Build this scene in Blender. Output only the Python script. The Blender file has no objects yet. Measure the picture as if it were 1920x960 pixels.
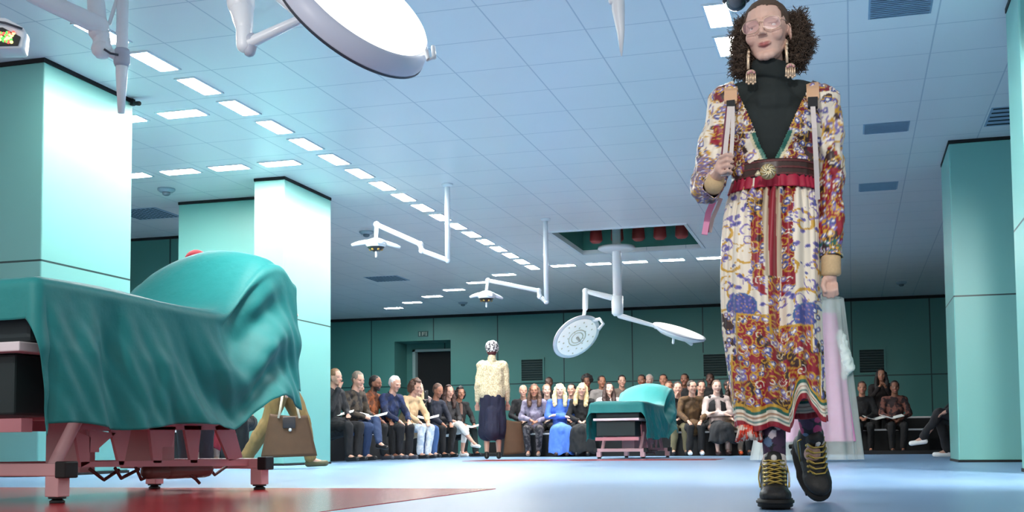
import bpy, bmesh, math, random
import numpy as np
from mathutils import Vector, Matrix, Euler
S = bpy.context.scene
COL = S.collection
rnd = random.Random(7)
# ---------------------------------------------------------------- camera (1920x960 frame, focal length in pixels)
FPX, CX, CY, CAMH = 2200.0, 960.0, 691.0, 0.233
def _rot(pitch, roll, yaw):
    cp, sp, cr, sr, cy, sy = math.cos(pitch), math.sin(pitch), math.cos(roll), math.sin(roll), math.cos(yaw), math.sin(yaw)
    r = np.array([[1,0,0],[0,cp,sp],[0,-sp,cp]]) @ np.array([[cy,-sy,0],[sy,cy,0],[0,0,1]])
    x, y, z = r
    return np.array([cr*x + sr*z, -sr*x + cr*z, y])
CM = _rot(0.0645, -0.0085, -0.2815)          # rows: right, up, forward
cam_d = bpy.data.cameras.new('camera'); cam = bpy.data.objects.new('camera', cam_d); COL.objects.link(cam)
m = Matrix.Identity(4)
for i in range(3):
    m[i][0], m[i][1], m[i][2] = CM[0][i], CM[1][i], -CM[2][i]
m[2][3] = CAMH
cam.matrix_world = m
cam_d.sensor_fit = 'HORIZONTAL'; cam_d.sensor_width = 36.0; cam_d.lens = 36.0*FPX/1920.0
cam_d.shift_x = 0.0; cam_d.shift_y = (CY-480.0)/1920.0
cam_d.clip_start = 0.05; cam_d.clip_end = 200
S.camera = cam
S.view_settings.view_transform = 'Standard'; S.view_settings.look = 'None'
S.view_settings.exposure = 0.6; S.view_settings.gamma = 1.0; S.view_settings.use_curve_mapping = False
# ---------------------------------------------------------------- world: soft fill light added through the side left open behind the camera
W = bpy.data.worlds.new('world'); S.world = W; W.use_nodes = True
W.node_tree.nodes['Background'].inputs[0].default_value = (1.0, 0.99, 0.97, 1)
W.node_tree.nodes['Background'].inputs[1].default_value = 0.6
PANEL_E = 94.0          # strength of the ceiling light panels
def spot(name, loc, aim, power, size=55, blend=0.6, col=(1, 0.98, 0.95), rad=0.12):
    d = bpy.data.lights.new(name, 'SPOT'); d.energy = power; d.color = col
    d.spot_size = math.radians(size); d.spot_blend = blend; d.shadow_soft_size = rad
    o = bpy.data.objects.new(name, d); COL.objects.link(o); o.location = loc
    o.rotation_euler = (Vector(aim)-Vector(loc)).to_track_quat('-Z', 'Y').to_euler()
    return o
# unseen spots added under the ceiling for brightness (their housings are built further down)
SPOTS = [((-0.6, -1.0, 3.1), (-0.3, 4.3, 1.5), 300, 30, 0.8),
         ((-3.4, 0.6, 3.1), (-3.2, 5.9, 1.1), 260, 40, 0.8),
         ((-1.6, 6.2, 3.2), (-3.2, 19.0, 1.4), 380, 26, 0.8),
         ((-2.2, 6.8, 3.2), (-7.6, 18.0, 1.4), 360, 26, 0.8),
         ((-0.4, 6.0, 3.2), (1.3, 13.4, 0.4), 90, 40, 0.9),
         ((3.2, 5.0, 3.2), (0.3, 8.5, 0.0), 1500, 62, 0.9),
         ((1.0, 6.2, 3.2), (0.0, 16.0, 0.0), 600, 38, 0.9)]
for i, (l, a, p, s, b) in enumerate(SPOTS):
    spot('added_spot_light', l, a, p, s, b)
# ---------------------------------------------------------------- small library
def lin(c):
    return tuple(((v/255.0)/12.92 if v/255.0 <= 0.04045 else ((v/255.0+0.055)/1.055)**2.4) for v in c)
def inp(n, *names):
    for k in names:
        if k in n.inputs: return n.inputs[k]
_mats = {}
def mat(name, rgb, rough=0.6, metal=0.0, var=0.08, scale=12.0, rgb2=None, emit=0.0, alpha=1.0, coat=0.0, bump=0.0, attr=False, spec=0.5, detail=3.0, sharp=None, sheen=0.0, sub=0.0):
    if name in _mats: return _mats[name]
    M = bpy.data.materials.new(name); M.use_nodes = True; nt = M.node_tree; b = nt.nodes['Principled BSDF']
    inp(b, 'Roughness').default_value = rough; inp(b, 'Metallic').default_value = metal
    inp(b, 'Specular IOR Level', 'Specular').default_value = spec
    if coat: inp(b, 'Coat Weight').default_value = coat
    if sheen: inp(b, 'Sheen Weight').default_value = sheen
    if sub:
        inp(b, 'Subsurface Weight').default_value = sub; inp(b, 'Subsurface Radius').default_value = (0.02, 0.008, 0.004)
    tc = nt.nodes.new('ShaderNodeTexCoord'); nz = nt.nodes.new('ShaderNodeTexNoise')
    nz.inputs['Scale'].default_value = scale; nz.inputs['Detail'].default_value = detail
    nt.links.new(tc.outputs['Object'], nz.inputs['Vector'])
    c = lin(rgb)
    if attr:
        a = nt.nodes.new('ShaderNodeAttribute'); a.attribute_name = 'Col'
        nt.links.new(a.outputs['Color'], inp(b, 'Base Color'))
    else:
        mx = nt.nodes.new('ShaderNodeMix'); mx.data_type = 'RGBA'
        c2 = lin(rgb2) if rgb2 else tuple(v*(1-var) for v in c)
        c1 = c if rgb2 else tuple(min(1, v*(1+var)) for v in c)
        mx.inputs[6].default_value = (*c1, 1); mx.inputs[7].default_value = (*c2, 1)
        if sharp is not None:
            r = nt.nodes.new('ShaderNodeMapRange'); r.inputs[1].default_value = sharp-0.04; r.inputs[2].default_value = sharp+0.04
            nt.links.new(nz.outputs[0], r.inputs[0]); nt.links.new(r.outputs[0], mx.inputs[0])
        else:
            nt.links.new(nz.outputs[0], mx.inputs[0])
        nt.links.new(mx.outputs[2], inp(b, 'Base Color'))
    if emit:
        inp(b, 'Emission Color').default_value = (*c, 1); inp(b, 'Emission Strength').default_value = emit
    if alpha < 1: inp(b, 'Alpha').default_value = alpha
    if bump:
        bp = nt.nodes.new('ShaderNodeBump'); bp.inputs['Strength'].default_value = bump; bp.inputs['Distance'].default_value = 0.01
        nt.links.new(nz.outputs[0], bp.inputs['Height']); nt.links.new(bp.outputs[0], b.inputs['Normal'])
    _mats[name] = M
    return M
def link(name, me, m=None, parent=None, loc=None):
    o = bpy.data.objects.new(name, me); COL.objects.link(o)
    if m is not None:
        me.materials.clear(); me.materials.append(m)
    if parent is not None: o.parent = parent
    if loc is not None: o.location = loc
    return o
def tag(o, label=None, cat=None, group=None, kind=None):
    if label: o['label'] = label
    if cat: o['category'] = cat
    if group: o['group'] = group
    if kind: o['kind'] = kind
    return o
def thing(name, label, cat, loc=(0,0,0), rz=0.0, group=None):
    o = bpy.data.objects.new(name, None); o.empty_display_size = 0.1; COL.objects.link(o)
    o.location = loc; o.rotation_euler = (0, 0, rz)
    return tag(o, label, cat, group)
def copy_tree(o, parent=None):
    c = o.copy(); COL.objects.link(c)
    if parent is not None: c.parent = parent
    for ch in list(o.children): copy_tree(ch, c)
    return c
# ---- closed pieces gathered in a bag
class Bag:
    def __init__(s): s.v = []; s.f = []; s.n = 0
    def add(s, v, f):
        v = np.asarray(v, float); s.v.append(v); s.f += [tuple(i+s.n for i in q) for q in f]; s.n += len(v); return s
    def xf(s, M, start=0):
        M = np.array(M); 
        for k in range(start, len(s.v)): s.v[k] = s.v[k] @ M[:3,:3].T + M[:3,3]
        return s
    def verts(s): return np.vstack(s.v)
    def mesh(s, name='m', smooth=True):
        me = bpy.data.meshes.new(name); me.from_pydata(s.verts().tolist(), [], s.f); me.validate()
        if smooth: me.polygons.foreach_set('use_smooth', [True]*len(me.polygons))
        me.update(); return me
    def put(s, name, m, parent=None, smooth=True, loc=None, rot=None, bevel=0):
        o = link(name, s.mesh(name, smooth), m, parent, loc)
        if rot is not None: o.rotation_euler = rot
        if bevel:
            b = o.modifiers.new('bevel', 'BEVEL'); b.width = bevel; b.segments = 2; b.limit_method = 'ANGLE'
        return o
    def lathe(s, prof, c=(0,0,0), n=24, axis='z', close=True):
        # prof: list of (r, h), ends closed if close
        v = []; f = []
        for r, h in prof:
            for k in range(n):
                a = 2*math.pi*k/n; v.append((r*math.cos(a), r*math.sin(a), h))
        m_ = len(prof)
        for i in range(m_-1):
            for k in range(n):
                k2 = (k+1) % n; f.append((i*n+k, i*n+k2, (i+1)*n+k2, (i+1)*n+k))
        if close:
            f.append(tuple(range(n))[::-1]); f.append(tuple((m_-1)*n+k for k in range(n)))
        v = np.array(v)
        if axis == 'x': v = v[:, [2,0,1]]
        if axis == 'y': v = v[:, [1,2,0]]
        return s.add(v+np.array(c), f)
    def sph(s, c, r, n=12, rot=None):
        r = (r, r, r) if isinstance(r, (int, float)) else r
        v = []; f = []; m_ = max(4, n//2)
        for i in range(m_+1):
            t = math.pi*(i if 0 < i < m_ else (0.02 if i == 0 else m_-0.02))/m_
            for k in range(n):
                a = 2*math.pi*k/n; v.append((math.sin(t)*math.cos(a), math.sin(t)*math.sin(a), math.cos(t)))
        for i in range(m_):
            for k in range(n):
                k2 = (k+1) % n; f.append((i*n+k, (i+1)*n+k, (i+1)*n+k2, i*n+k2))
        f.append(tuple(range(n))); f.append(tuple(m_*n+k for k in range(n))[::-1])
        v = np.array(v)*np.array(r)
        if rot is not None: v = v @ np.array(Euler(rot).to_matrix()).T
        return s.add(v+np.array(c), f)
    def cap(s, p0, r0, p1, r1, n=12, flat=1.0, round_=True):
        p0 = np.array(p0, float); p1 = np.array(p1, float); d = p1-p0; L = np.linalg.norm(d)
        if L < 1e-6: return s.sph(p0, max(r0, r1))
        d /= L; u = np.cross(d, [0,0,1.0])
        if np.linalg.norm(u) < 1e-3: u = np.cross(d, [0,1.0,0])
        u /= np.linalg.norm(u); w = np.cross(d, u)
        rings = []
        if round_:
            for t in (-0.98, -0.7, -0.35): rings.append((p0+d*r0*t, r0*math.sqrt(1-t*t)))
        rings.append((p0, r0)); rings.append((p1, r1))
        if round_:
            for t in (0.35, 0.7, 0.98): rings.append((p1+d*r1*t, r1*math.sqrt(1-t*t)))
        v = []; f = []
        for c, r in rings:
            for k in range(n):
                a = 2*math.pi*k/n; v.append(c+(u*math.cos(a)+w*math.sin(a)*flat)*r)
        for i in range(len(rings)-1):
            for k in range(n):
                k2 = (k+1) % n; f.append((i*n+k, (i+1)*n+k, (i+1)*n+k2, i*n+k2))
        f.append(tuple(range(n))); f.append(tuple((len(rings)-1)*n+k for k in range(n))[::-1])
        return s.add(v, f)
    def chain(s, pts, n=12, **k):
        for (p, r), (q, t) in zip(pts, pts[1:]): s.cap(p, r, q, t, n, **k)
        return s
    def tube(s, pts, r, n=10):
        # swept tube of constant/variable radius through points
        P = [np.array(p, float) for p in pts]; R_ = r if isinstance(r, (list, tuple)) else [r]*len(P)
        v = []; f = []; up = None
        for i, p in enumerate(P):
            d = P[min(i+1, len(P)-1)]-P[max(i-1, 0)]; d /= np.linalg.norm(d)+1e-9
            if up is None:
                up = np.cross(d, [0,0,1.0]); 
                if np.linalg.norm(up) < 1e-2: up = np.cross(d, [0,1.0,0])
            up = up-d*np.dot(up, d); up /= np.linalg.norm(up)+1e-9; w = np.cross(d, up)
            for k in range(n):
                a = 2*math.pi*k/n; v.append(p+(up*math.cos(a)+w*math.sin(a))*R_[i])
        for i in range(len(P)-1):
            for k in range(n):
                k2 = (k+1) % n; f.append((i*n+k, (i+1)*n+k, (i+1)*n+k2, i*n+k2))
        f.append(tuple(range(n))); f.append(tuple((len(P)-1)*n+k for k in range(n))[::-1])
        return s.add(v, f)
    def box(s, c, d, rot=None):
        x, y, z = d[0]/2, d[1]/2, d[2]/2
        v = np.array([(-x,-y,-z),(x,-y,-z),(x,y,-z),(-x,y,-z),(-x,-y,z),(x,-y,z),(x,y,z),(-x,y,z)])
        if rot is not None: v = v @ np.array(Euler(rot).to_matrix()).T
        return s.add(v+np.array(c), [(0,3,2,1),(4,5,6,7),(0,1,5,4),(1,2,6,5),(2,3,7,6),(3,0,4,7)])
    def b2(s, x0, x1, y0, y1, z0, z1): return s.box(((x0+x1)/2,(y0+y1)/2,(z0+z1)/2), (x1-x0,y1-y0,z1-z0))
    def prism(s, poly, t0, t1, axis='x'):
        # poly of 2d points extruded along axis from t0 to t1
        n = len(poly); v = []
        for t in (t0, t1):
            for a, b in poly:
                v.append((t, a, b) if axis == 'x' else ((a, t, b) if axis == 'y' else (a, b, t)))
        f = [tuple(range(n)), tuple(range(2*n-1, n-1, -1))]+[(i, i+n, (i+1) % n+n, (i+1) % n) for i in range(n)]
        return s.add(v, f)
def remesh(bag, voxel, smooth=4, fac=0.5):
    me = bag.mesh('tmp'); o = bpy.data.objects.new('tmp', me); COL.objects.link(o)
    r = o.modifiers.new('r', 'REMESH'); r.mode = 'VOXEL'; r.voxel_size = voxel; r.use_smooth_shade = True
    if smooth:
        k = o.modifiers.new('s', 'SMOOTH'); k.factor = fac; k.iterations = smooth
    dg = bpy.context.evaluated_depsgraph_get(); dg.update()
    out = bpy.data.meshes.new_from_object(o.evaluated_get(dg))
    bpy.data.objects.remove(o); bpy.data.meshes.remove(me)
    out.polygons.foreach_set('use_smooth', [True]*len(out.polygons))
    return out
def getv(me):
    a = np.empty(len(me.vertices)*3); me.vertices.foreach_get('co', a); return a.reshape(-1, 3)
def setv(me, v): me.vertices.foreach_set('co', np.asarray(v, float).ravel()); me.update()
def getn(me):
    a = np.empty(len(me.vertices)*3); me.vertices.foreach_get('normal', a); return a.reshape(-1, 3)
def paint(me, col):      # col: N x 3 linear
    if 'Col' not in me.color_attributes: me.color_attributes.new('Col', 'FLOAT_COLOR', 'POINT')
    c = np.ones((len(me.vertices), 4)); c[:, :3] = col
    me.color_attributes['Col'].data.foreach_set('color', c.ravel())
def keep(me, test):      # keep only faces whose centre passes test(N x 3) -> bool
    bm = bmesh.new(); bm.from_mesh(me); bm.faces.ensure_lookup_table()
    c = np.array([f.calc_center_median()[:] for f in bm.faces]); k = test(c)
    bmesh.ops.delete(bm, geom=[f for f, t in zip(bm.faces, k) if not t], context='FACES')
    bm.to_mesh(me); bm.free(); return me
_rs = np.random.RandomState(3); _LAT = _rs.rand(64, 64, 64)
def noise3(p, scale=1.0, oct=3):
    p = np.asarray(p, float)*scale; out = np.zeros(len(p)); amp = 1.0; tot = 0
    for o in range(oct):
        q = p*(2**o)+17.3*o; i = np.floor(q).astype(int); f = q-i; f = f*f*(3-2*f); r = np.zeros(len(p))
        for dx in (0,1):
            for dy in (0,1):
                for dz in (0,1):
                    w = (f[:,0] if dx else 1-f[:,0])*(f[:,1] if dy else 1-f[:,1])*(f[:,2] if dz else 1-f[:,2])
                    r += w*_LAT[(i[:,0]+dx) % 64, (i[:,1]+dy) % 64, (i[:,2]+dz) % 64]
        out += r*amp; tot += amp; amp *= 0.5
    return out/tot
def grid(name, nu, nv, fn, m, parent=None, wrap=False, solid=0.0):
    v = [fn(i/(nu-1) if not wrap else i/nu, j/(nv-1)) for j in range(nv) for i in range(nu)]
    f = []
    for j in range(nv-1):
        for i in range(nu if wrap else nu-1):
            i2 = (i+1) % nu; f.append((j*nu+i, j*nu+i2, (j+1)*nu+i2, (j+1)*nu+i))
    me = bpy.data.meshes.new(name); me.from_pydata([tuple(p) for p in v], [], f)
    me.polygons.foreach_set('use_smooth', [True]*len(f)); me.update()
    o = link(name, me, m, parent)
    if solid:
        s_ = o.modifiers.new('solid', 'SOLIDIFY'); s_.thickness = solid
    return o
# ---- a vertical plane standing in the room: converts measured picture points into its own metres
def ray(px, py):
    return CM.T @ np.array([(px-CX)/FPX, -(py-CY)/FPX, 1.0])
def hit(px, py, axis, val):
    d = ray(px, py); o = np.array([0,0,CAMH]); return o+d*((val-o[axis])/d[axis])
def ground(px, py): return hit(px, py, 2, 0.0)
def depth(px, py, k): return np.array([0,0,CAMH])+ray(px, py)*k
class Frame:
    def __init__(s, x, y, rz): s.o = np.array([x, y, 0.0]); s.rz = rz; s.c, s.s = math.cos(rz), math.sin(rz)
    def __call__(s, px, py, dy=0.0):
        # point seen at (px,py) on the plane local y = dy
        d = ray(px, py); o = np.array([0,0,CAMH])-s.o
        lo = np.array([o[0]*s.c+o[1]*s.s, -o[0]*s.s+o[1]*s.c, o[2]]); ld = np.array([d[0]*s.c+d[1]*s.s, -d[0]*s.s+d[1]*s.c, d[2]])
        return lo+ld*((dy-lo[1])/ld[1])
# ================================================================= THE ROOM
CEIL = 3.5
def node(nt, t, **k):
    n = nt.nodes.new(t)
    for a, b in k.items(): setattr(n, a, b)
    return n
def mth(nt, op, a, b=None):
    n = nt.nodes.new('ShaderNodeMath'); n.operation = op
    for i, v in enumerate((a, b)):
        if v is None: continue
        if isinstance(v, (int, float)): n.inputs[i].default_value = v
        else: nt.links.new(v, n.inputs[i])
    return n.outputs[0]
def grid_mat(name, rgb, line, axes, rough, lw=0.006, spec=0.5, streak=0.0, bumpy=0.0, var=0.05):
    """plain surface with a joint at fixed positions: axes = [(axis index, offset, spacing)]"""
    M = bpy.data.materials.new(name); M.use_nodes = True; nt = M.node_tree; b = nt.nodes['Principled BSDF']
    inp(b, 'Roughness').default_value = rough; inp(b, 'Specular IOR Level', 'Specular').default_value = spec
    g = node(nt, 'ShaderNodeNewGeometry'); sp = node(nt, 'ShaderNodeSeparateXYZ'); nt.links.new(g.outputs['Position'], sp.inputs[0])
    tot = None
    for ax, off, sp_ in axes:
        t = mth(nt, 'ADD', mth(nt, 'SUBTRACT', sp.outputs[ax], off), sp_*200.0+sp_/2)
        t = mth(nt, 'ABSOLUTE', mth(nt, 'SUBTRACT', mth(nt, 'MODULO', t, sp_), sp_/2))
        k = mth(nt, 'LESS_THAN', t, lw); tot = k if tot is None else mth(nt, 'MAXIMUM', tot, k)
    nz = node(nt, 'ShaderNodeTexNoise'); nz.inputs['Scale'].default_value = 0.6; nt.links.new(g.outputs['Position'], nz.inputs['Vector'])
    c = lin(rgb); m0 = node(nt, 'ShaderNodeMix', data_type='RGBA')
    m0.inputs[6].default_value = (*[v*(1-var) for v in c], 1); m0.inputs[7].default_value = (*[min(1, v*(1+var)) for v in c], 1); nt.links.new(nz.outputs[0], m0.inputs[0])
    m1 = node(nt, 'ShaderNodeMix', data_type='RGBA'); m1.inputs[7].default_value = (*lin(line), 1)
    nt.links.new(m0.outputs[2], m1.inputs[6])
    if tot is not None: nt.links.new(tot, m1.inputs[0])
    else: m1.inputs[0].default_value = 0
    nt.links.new(m1.outputs[2], inp(b, 'Base Color'))
    if bumpy:
        n2 = node(nt, 'ShaderNodeTexNoise'); n2.inputs['Scale'].default_value = 3.0
        nt.links.new(g.outputs['Position'], n2.inputs['Vector'])
        bp = node(nt, 'ShaderNodeBump'); bp.inputs['Strength'].default_value = bumpy; bp.inputs['Distance'].default_value = 0.02
        nt.links.new(n2.outputs[0], bp.inputs['Height']); nt.links.new(bp.outputs[0], b.inputs['Normal'])
    return M
ceil_m = grid_mat('ceiling tiles', (233, 234, 234), (192, 199, 206), [(0, 0.05, 0.665), (1, 8.17, 0.72)], 0.34, 0.006, 0.5, bumpy=0.05)
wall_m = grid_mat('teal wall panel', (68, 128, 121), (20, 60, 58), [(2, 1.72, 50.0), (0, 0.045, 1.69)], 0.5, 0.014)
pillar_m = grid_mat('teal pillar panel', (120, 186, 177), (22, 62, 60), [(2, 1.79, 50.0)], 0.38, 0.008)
dark_m = mat('dark gap', (14, 20, 22), 0.8)
recess_m = mat('dark green recess', (60, 120, 108), 0.7)
white_m = mat('white enamel', (232, 236, 240), 0.35, var=0.02, coat=0.2)
# floor
floor_m = bpy.data.materials.new('pale blue vinyl floor'); floor_m.use_nodes = True
nt = floor_m.node_tree; b = nt.nodes['Principled BSDF']; g = node(nt, 'ShaderNodeNewGeometry')
mp = node(nt, 'ShaderNodeMapping'); mp.inputs['Scale'].default_value = (0.8, 0.35, 1); nt.links.new(g.outputs['Position'], mp.inputs[0])
nz = node(nt, 'ShaderNodeTexNoise'); nz.inputs['Scale'].default_value = 2.2; nz.inputs['Detail'].default_value = 5; nt.links.new(mp.outputs[0], nz.inputs['Vector'])
cr = node(nt, 'ShaderNodeValToRGB'); cr.color_ramp.elements[0].position = 0.3; cr.color_ramp.elements[1].position = 0.7
cr.color_ramp.elements[0].color = (*lin((112, 146, 180)), 1); cr.color_ramp.elements[1].color = (*lin((130, 160, 190)), 1)
nt.links.new(nz.outputs[0], cr.inputs[0])
n3 = node(nt, 'ShaderNodeTexNoise'); n3.inputs['Scale'].default_value = 9.0; n3.inputs['Detail'].default_value = 6; nt.links.new(g.outputs['Position'], n3.inputs['Vector'])
r3 = node(nt, 'ShaderNodeMapRange'); r3.inputs[1].default_value = 0.74; r3.inputs[2].default_value = 0.8; nt.links.new(n3.outputs[0], r3.inputs[0])
m3 = node(nt, 'ShaderNodeMix', data_type='RGBA'); nt.links.new(r3.outputs[0], m3.inputs[0]); nt.links.new(cr.outputs[0], m3.inputs[6]); m3.inputs[7].default_value = (*lin((110, 136, 168)), 1)
nt.links.new(m3.outputs[2], inp(b, 'Base Color'))
rr = node(nt, 'ShaderNodeMapRange'); rr.inputs[3].default_value = 0.26; rr.inputs[4].default_value = 0.42; nt.links.new(nz.outputs[0], rr.inputs[0]); nt.links.new(rr.outputs[0], inp(b, 'Roughness'))
inp(b, 'Specular IOR Level', 'Specular').default_value = 0.16
def struct(name, bag, m, smooth=False):
    return tag(bag.put(name, m, None, smooth), kind='structure')
struct('floor', Bag().b2(-16, 7, -6, 29.5, -0.2, 0.0), floor_m)
red_m = mat('red vinyl floor', (178, 44, 48), 0.2, var=0.12, scale=1.5)
struct('floor_red_area', Bag().b2(-11, -1.80, 3.0, 5.9, 0.0, 0.003), red_m)
struct('floor_red_area_far', Bag().b2(-5.3, -1.75, 15.75, 17.0, 0.0, 0.003), red_m)
# ceiling, with an open service hatch
HX0, HX1, HY0, HY1 = -4.38, -2.34, 17.4, 19.62
cb = Bag()
cb.b2(-16, HX0, 3, 29.5, CEIL, CEIL+0.06); cb.b2(HX1, 7, 3, 29.5, CEIL, CEIL+0.06)
cb.b2(HX0, HX1, 3, HY0, CEIL, CEIL+0.06); cb.b2(HX0, HX1, HY1, 29.5, CEIL, CEIL+0.06)
struct('ceiling', cb, ceil_m)
hb = Bag(); hb.b2(HX0-.05, HX0, HY0, HY1, CEIL+.06, 4.6).b2(HX1, HX1+.05, HY0, HY1, CEIL+.06, 4.6).b2(HX0, HX1, HY0-.05, HY0, CEIL+.06, 4.6).b2(HX0, HX1, HY1, HY1+.05, CEIL+.06, 4.6).b2(HX0-.05, HX1+.05, HY0-.05, HY1+.05, 4.6, 4.66)
struct('ceiling_recess', hb, recess_m)
fb = Bag(); t = .05
fb.b2(HX0-t, HX0, HY0-t, HY1+t, CEIL-.02, CEIL).b2(HX1, HX1+t, HY0-t, HY1+t, CEIL-.02, CEIL).b2(HX0, HX1, HY0-t, HY0, CEIL-.02, CEIL).b2(HX0, HX1, HY1, HY1+t, CEIL-.02, CEIL)
struct('trim_1', fb, white_m)
# back wall with the recessed doorway
WY = 27.8
DX0, DX1, DZ = -11.15, -9.64, 2.87
wb = Bag(); wb.b2(-16, DX0, WY, WY+.1, 0, CEIL).b2(DX1, 7, WY, WY+.1, 0, CEIL).b2(DX0, DX1, WY, WY+.1, DZ, CEIL)
wb.b2(DX0-.05, DX0, WY+.1, WY+.85, 0, DZ).b2(DX1, DX1+.05, WY+.1, WY+.85, 0, DZ).b2(DX0, DX1, WY+.1, WY+.85, DZ, DZ+.05)
wb.b2(DX0-.05, DX0+.18, WY+.85, WY+.9, 0, DZ).b2(DX0+.18, DX1+.05, WY+.85, WY+.9, 2.72, DZ)
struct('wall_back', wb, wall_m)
struct('door_1', Bag().b2(DX0+.26, DX1+.05, WY+.98, WY+1.02, 0, 2.66), dark_m)
fr = Bag().b2(DX0+.18, DX0+.26, WY+.8, WY+.98, 0, 2.72).b2(DX0+.18, DX1, WY+.8, WY+.98, 2.66, 2.72)
struct('trim_door', fr, mat('pale grey door frame', (150, 178, 176), 0.5))
struct('trim_2', Bag().b2(-16, 7, WY-.03, WY, CEIL-.07, CEIL), dark_m)
# side walls out of sight of the picture's edge, and the wing behind the left pillars
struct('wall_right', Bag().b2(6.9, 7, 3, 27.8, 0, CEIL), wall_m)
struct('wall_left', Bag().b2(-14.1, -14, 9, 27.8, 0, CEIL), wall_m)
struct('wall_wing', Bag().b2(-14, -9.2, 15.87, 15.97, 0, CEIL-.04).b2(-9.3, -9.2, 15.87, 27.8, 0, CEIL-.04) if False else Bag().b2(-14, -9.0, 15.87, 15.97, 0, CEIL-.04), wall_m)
struct('trim_wing', Bag().b2(-14, -9.0, 15.85, 15.96, CEIL-.04, CEIL), dark_m)
# wall louvres, each a thing
lou_m = mat('dark green louvre', (26, 52, 52), 0.6); lou2_m = mat('louvre frame', (70, 130, 122), 0.5)
for i, (x0, x1, lab) in enumerate([(-7.79, -7.25, 'dark square louvre in the teal back wall right of the doorway'), (-3.33, -2.79, 'dark square louvre in the back wall behind the patterned dress'), (0.2, 0.73, 'dark square louvre in the back wall nearest the right pillar')]):
    t_ = thing('wall_vent', lab, 'vent', ((x0+x1)/2, WY, 2.05), 0, 'square louvres in the back wall')
    w = (x1-x0)/2; h = .26
    Bag().b2(-w-.04, w+.04, -.03, 0, h, h+.04).b2(-w-.04, w+.04, -.03, 0, -h-.04, -h).b2(-w-.04, -w, -.03, 0, -h, h).b2(w, w+.04, -.03, 0, -h, h).put('vent_frame', lou2_m, t_, False)
    lb = Bag().b2(-w, w, -.012, -.002, -h, h)
    for k in range(9): lb.box((0, -.018, -h+.03+k*.058), (2*w, .03, .008), (0.6, 0, 0))
    lb.put('slats', lou_m, t_, False)
# doorway sign
t_ = thing('wall_sign', 'small dark sign on the teal wall above the doorway', 'sign', (-10.37, WY, 3.04))
Bag().b2(-.13, .13, -.03, 0, -.07, .07).put('sign_plate', mat('sign plate', (44, 84, 80), 0.5), t_, False)
Bag().b2(-.10, -.07, -.036, -.03, -.05, .05).b2(-.02, .06, -.036, -.03, .03, .045).b2(-.02, .0, -.036, -.03, -.045, .03).b2(.0, .05, -.036, -.03, -.01, .005).b2(.08, .1, -.036, -.03, -.05, .05).put('sign_marks', mat('sign marks', (150, 170, 160), 0.5), t_, False)
# pillars
def pillar(name, x0, x1, y0, y1, label=None):
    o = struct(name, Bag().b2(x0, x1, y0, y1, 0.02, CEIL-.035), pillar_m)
    bv = o.modifiers.new('b', 'BEVEL'); bv.width = .012; bv.segments = 2
    struct('trim_'+name, Bag().b2(x0-.004, x1+.004, y0-.004, y1+.004, CEIL-.035, CEIL), dark_m)
    struct('baseboard_'+name, Bag().b2(x0-.006, x1+.006, y0-.006, y1+.006, 0, .025), dark_m)
pillar('pillar_left_near', -8.0, -6.42, 8.18, 9.44)
pillar('pillar_left_far', -6.94, -6.53, 12.73, 14.05)
pillar('pillar_left_panel', -8.57, -6.945, 13.66, 14.05)
pillar('pillar_right_far', 1.09, 1.74, 13.45, 14.6)
pillar('pillar_right_near', 1.2, 2.2, 8.75, 9.42)
# ceiling light panels
lite_m = bpy.data.materials.new('lit diffuser'); lite_m.use_nodes = True
b = lite_m.node_tree.nodes['Principled BSDF']; inp(b, 'Base Color').default_value = (1,1,1,1)
inp(b, 'Emission Color').default_value = (1, .985, .95, 1); inp(b, 'Emission Strength').default_value = PANEL_E
alu_m = mat('white light frame', (225, 232, 236), 0.4, var=.02)
def panel_proto(w, d):
    t_ = thing('ceiling_light', 'x', 'ceiling light', (0, 0, CEIL))
    Bag().b2(-w-.02, w+.02, -d-.02, -d, -.012, 0).b2(-w-.02, w+.02, d, d+.02, -.012, 0).b2(-w-.02, -w, -d, d, -.012, 0).b2(w, w+.02, -d, d, -.012, 0).put('light_frame', alu_m, t_, False)
    Bag().b2(-w, w, -d, d, -.008, 0).put('diffuser', lite_m, t_, False)
    return t_
pa = panel_proto(.085, .235); pb = panel_proto(.215, .10)
used = set()
ORD = ['first','second','third','fourth','fifth','sixth','seventh','eighth','ninth','tenth','eleventh','twelfth','thirteenth','fourteenth','fifteenth','sixteenth','seventeenth','eighteenth','nineteenth','twentieth']
def place_panel(p, x, y, lab, grp, rz=0):
    o = p if p not in used else copy_tree(p); used.add(p)
    o.location = (x, y, CEIL); o.rotation_euler = (0, 0, rz); tag(o, lab, 'ceiling light', grp)
k0 = -14; idx = 0
for k in range(-12, 18):
    y = 8.53+.72*k
    if y > 20.8: break
    if y < 7.4: continue
    if 0 <= k+3 and y > 6.2:
        lab = 'glowing ceiling panel, %s from the near end of the long row running into the room' % (ORD[idx] if idx < 20 else 'last'); idx += 1
    else: lab = 'glowing ceiling panel of the long row overhead, before the visible part'
    place_panel(pa, -5.6, y, lab, 'ceiling lights of the long row')
for i, x in enumerate((-6.23, -6.9)):
    place_panel(pb, x, 9.98, ['elongated ceiling panel across, just right of the near left pillar', 'elongated ceiling panel half hidden by the near left pillar edge'][i], 'crosswise ceiling lights behind the near pillar')
for i, x in enumerate((-6.27, -6.93, -7.58, -8.24)):
    place_panel(pb, x, 12.11, 'glowing crosswise ceiling panel over the slim left pillar, %s from the right of four' % ORD[i], 'crosswise ceiling lights by the slim pillar')
for i in range(6):
    place_panel(pb, -5.01+.665*i, 20.76, 'glowing crosswise ceiling panel behind the ceiling hatch, %s from the left' % ORD[i], 'crosswise ceiling lights behind the hatch')
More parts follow.
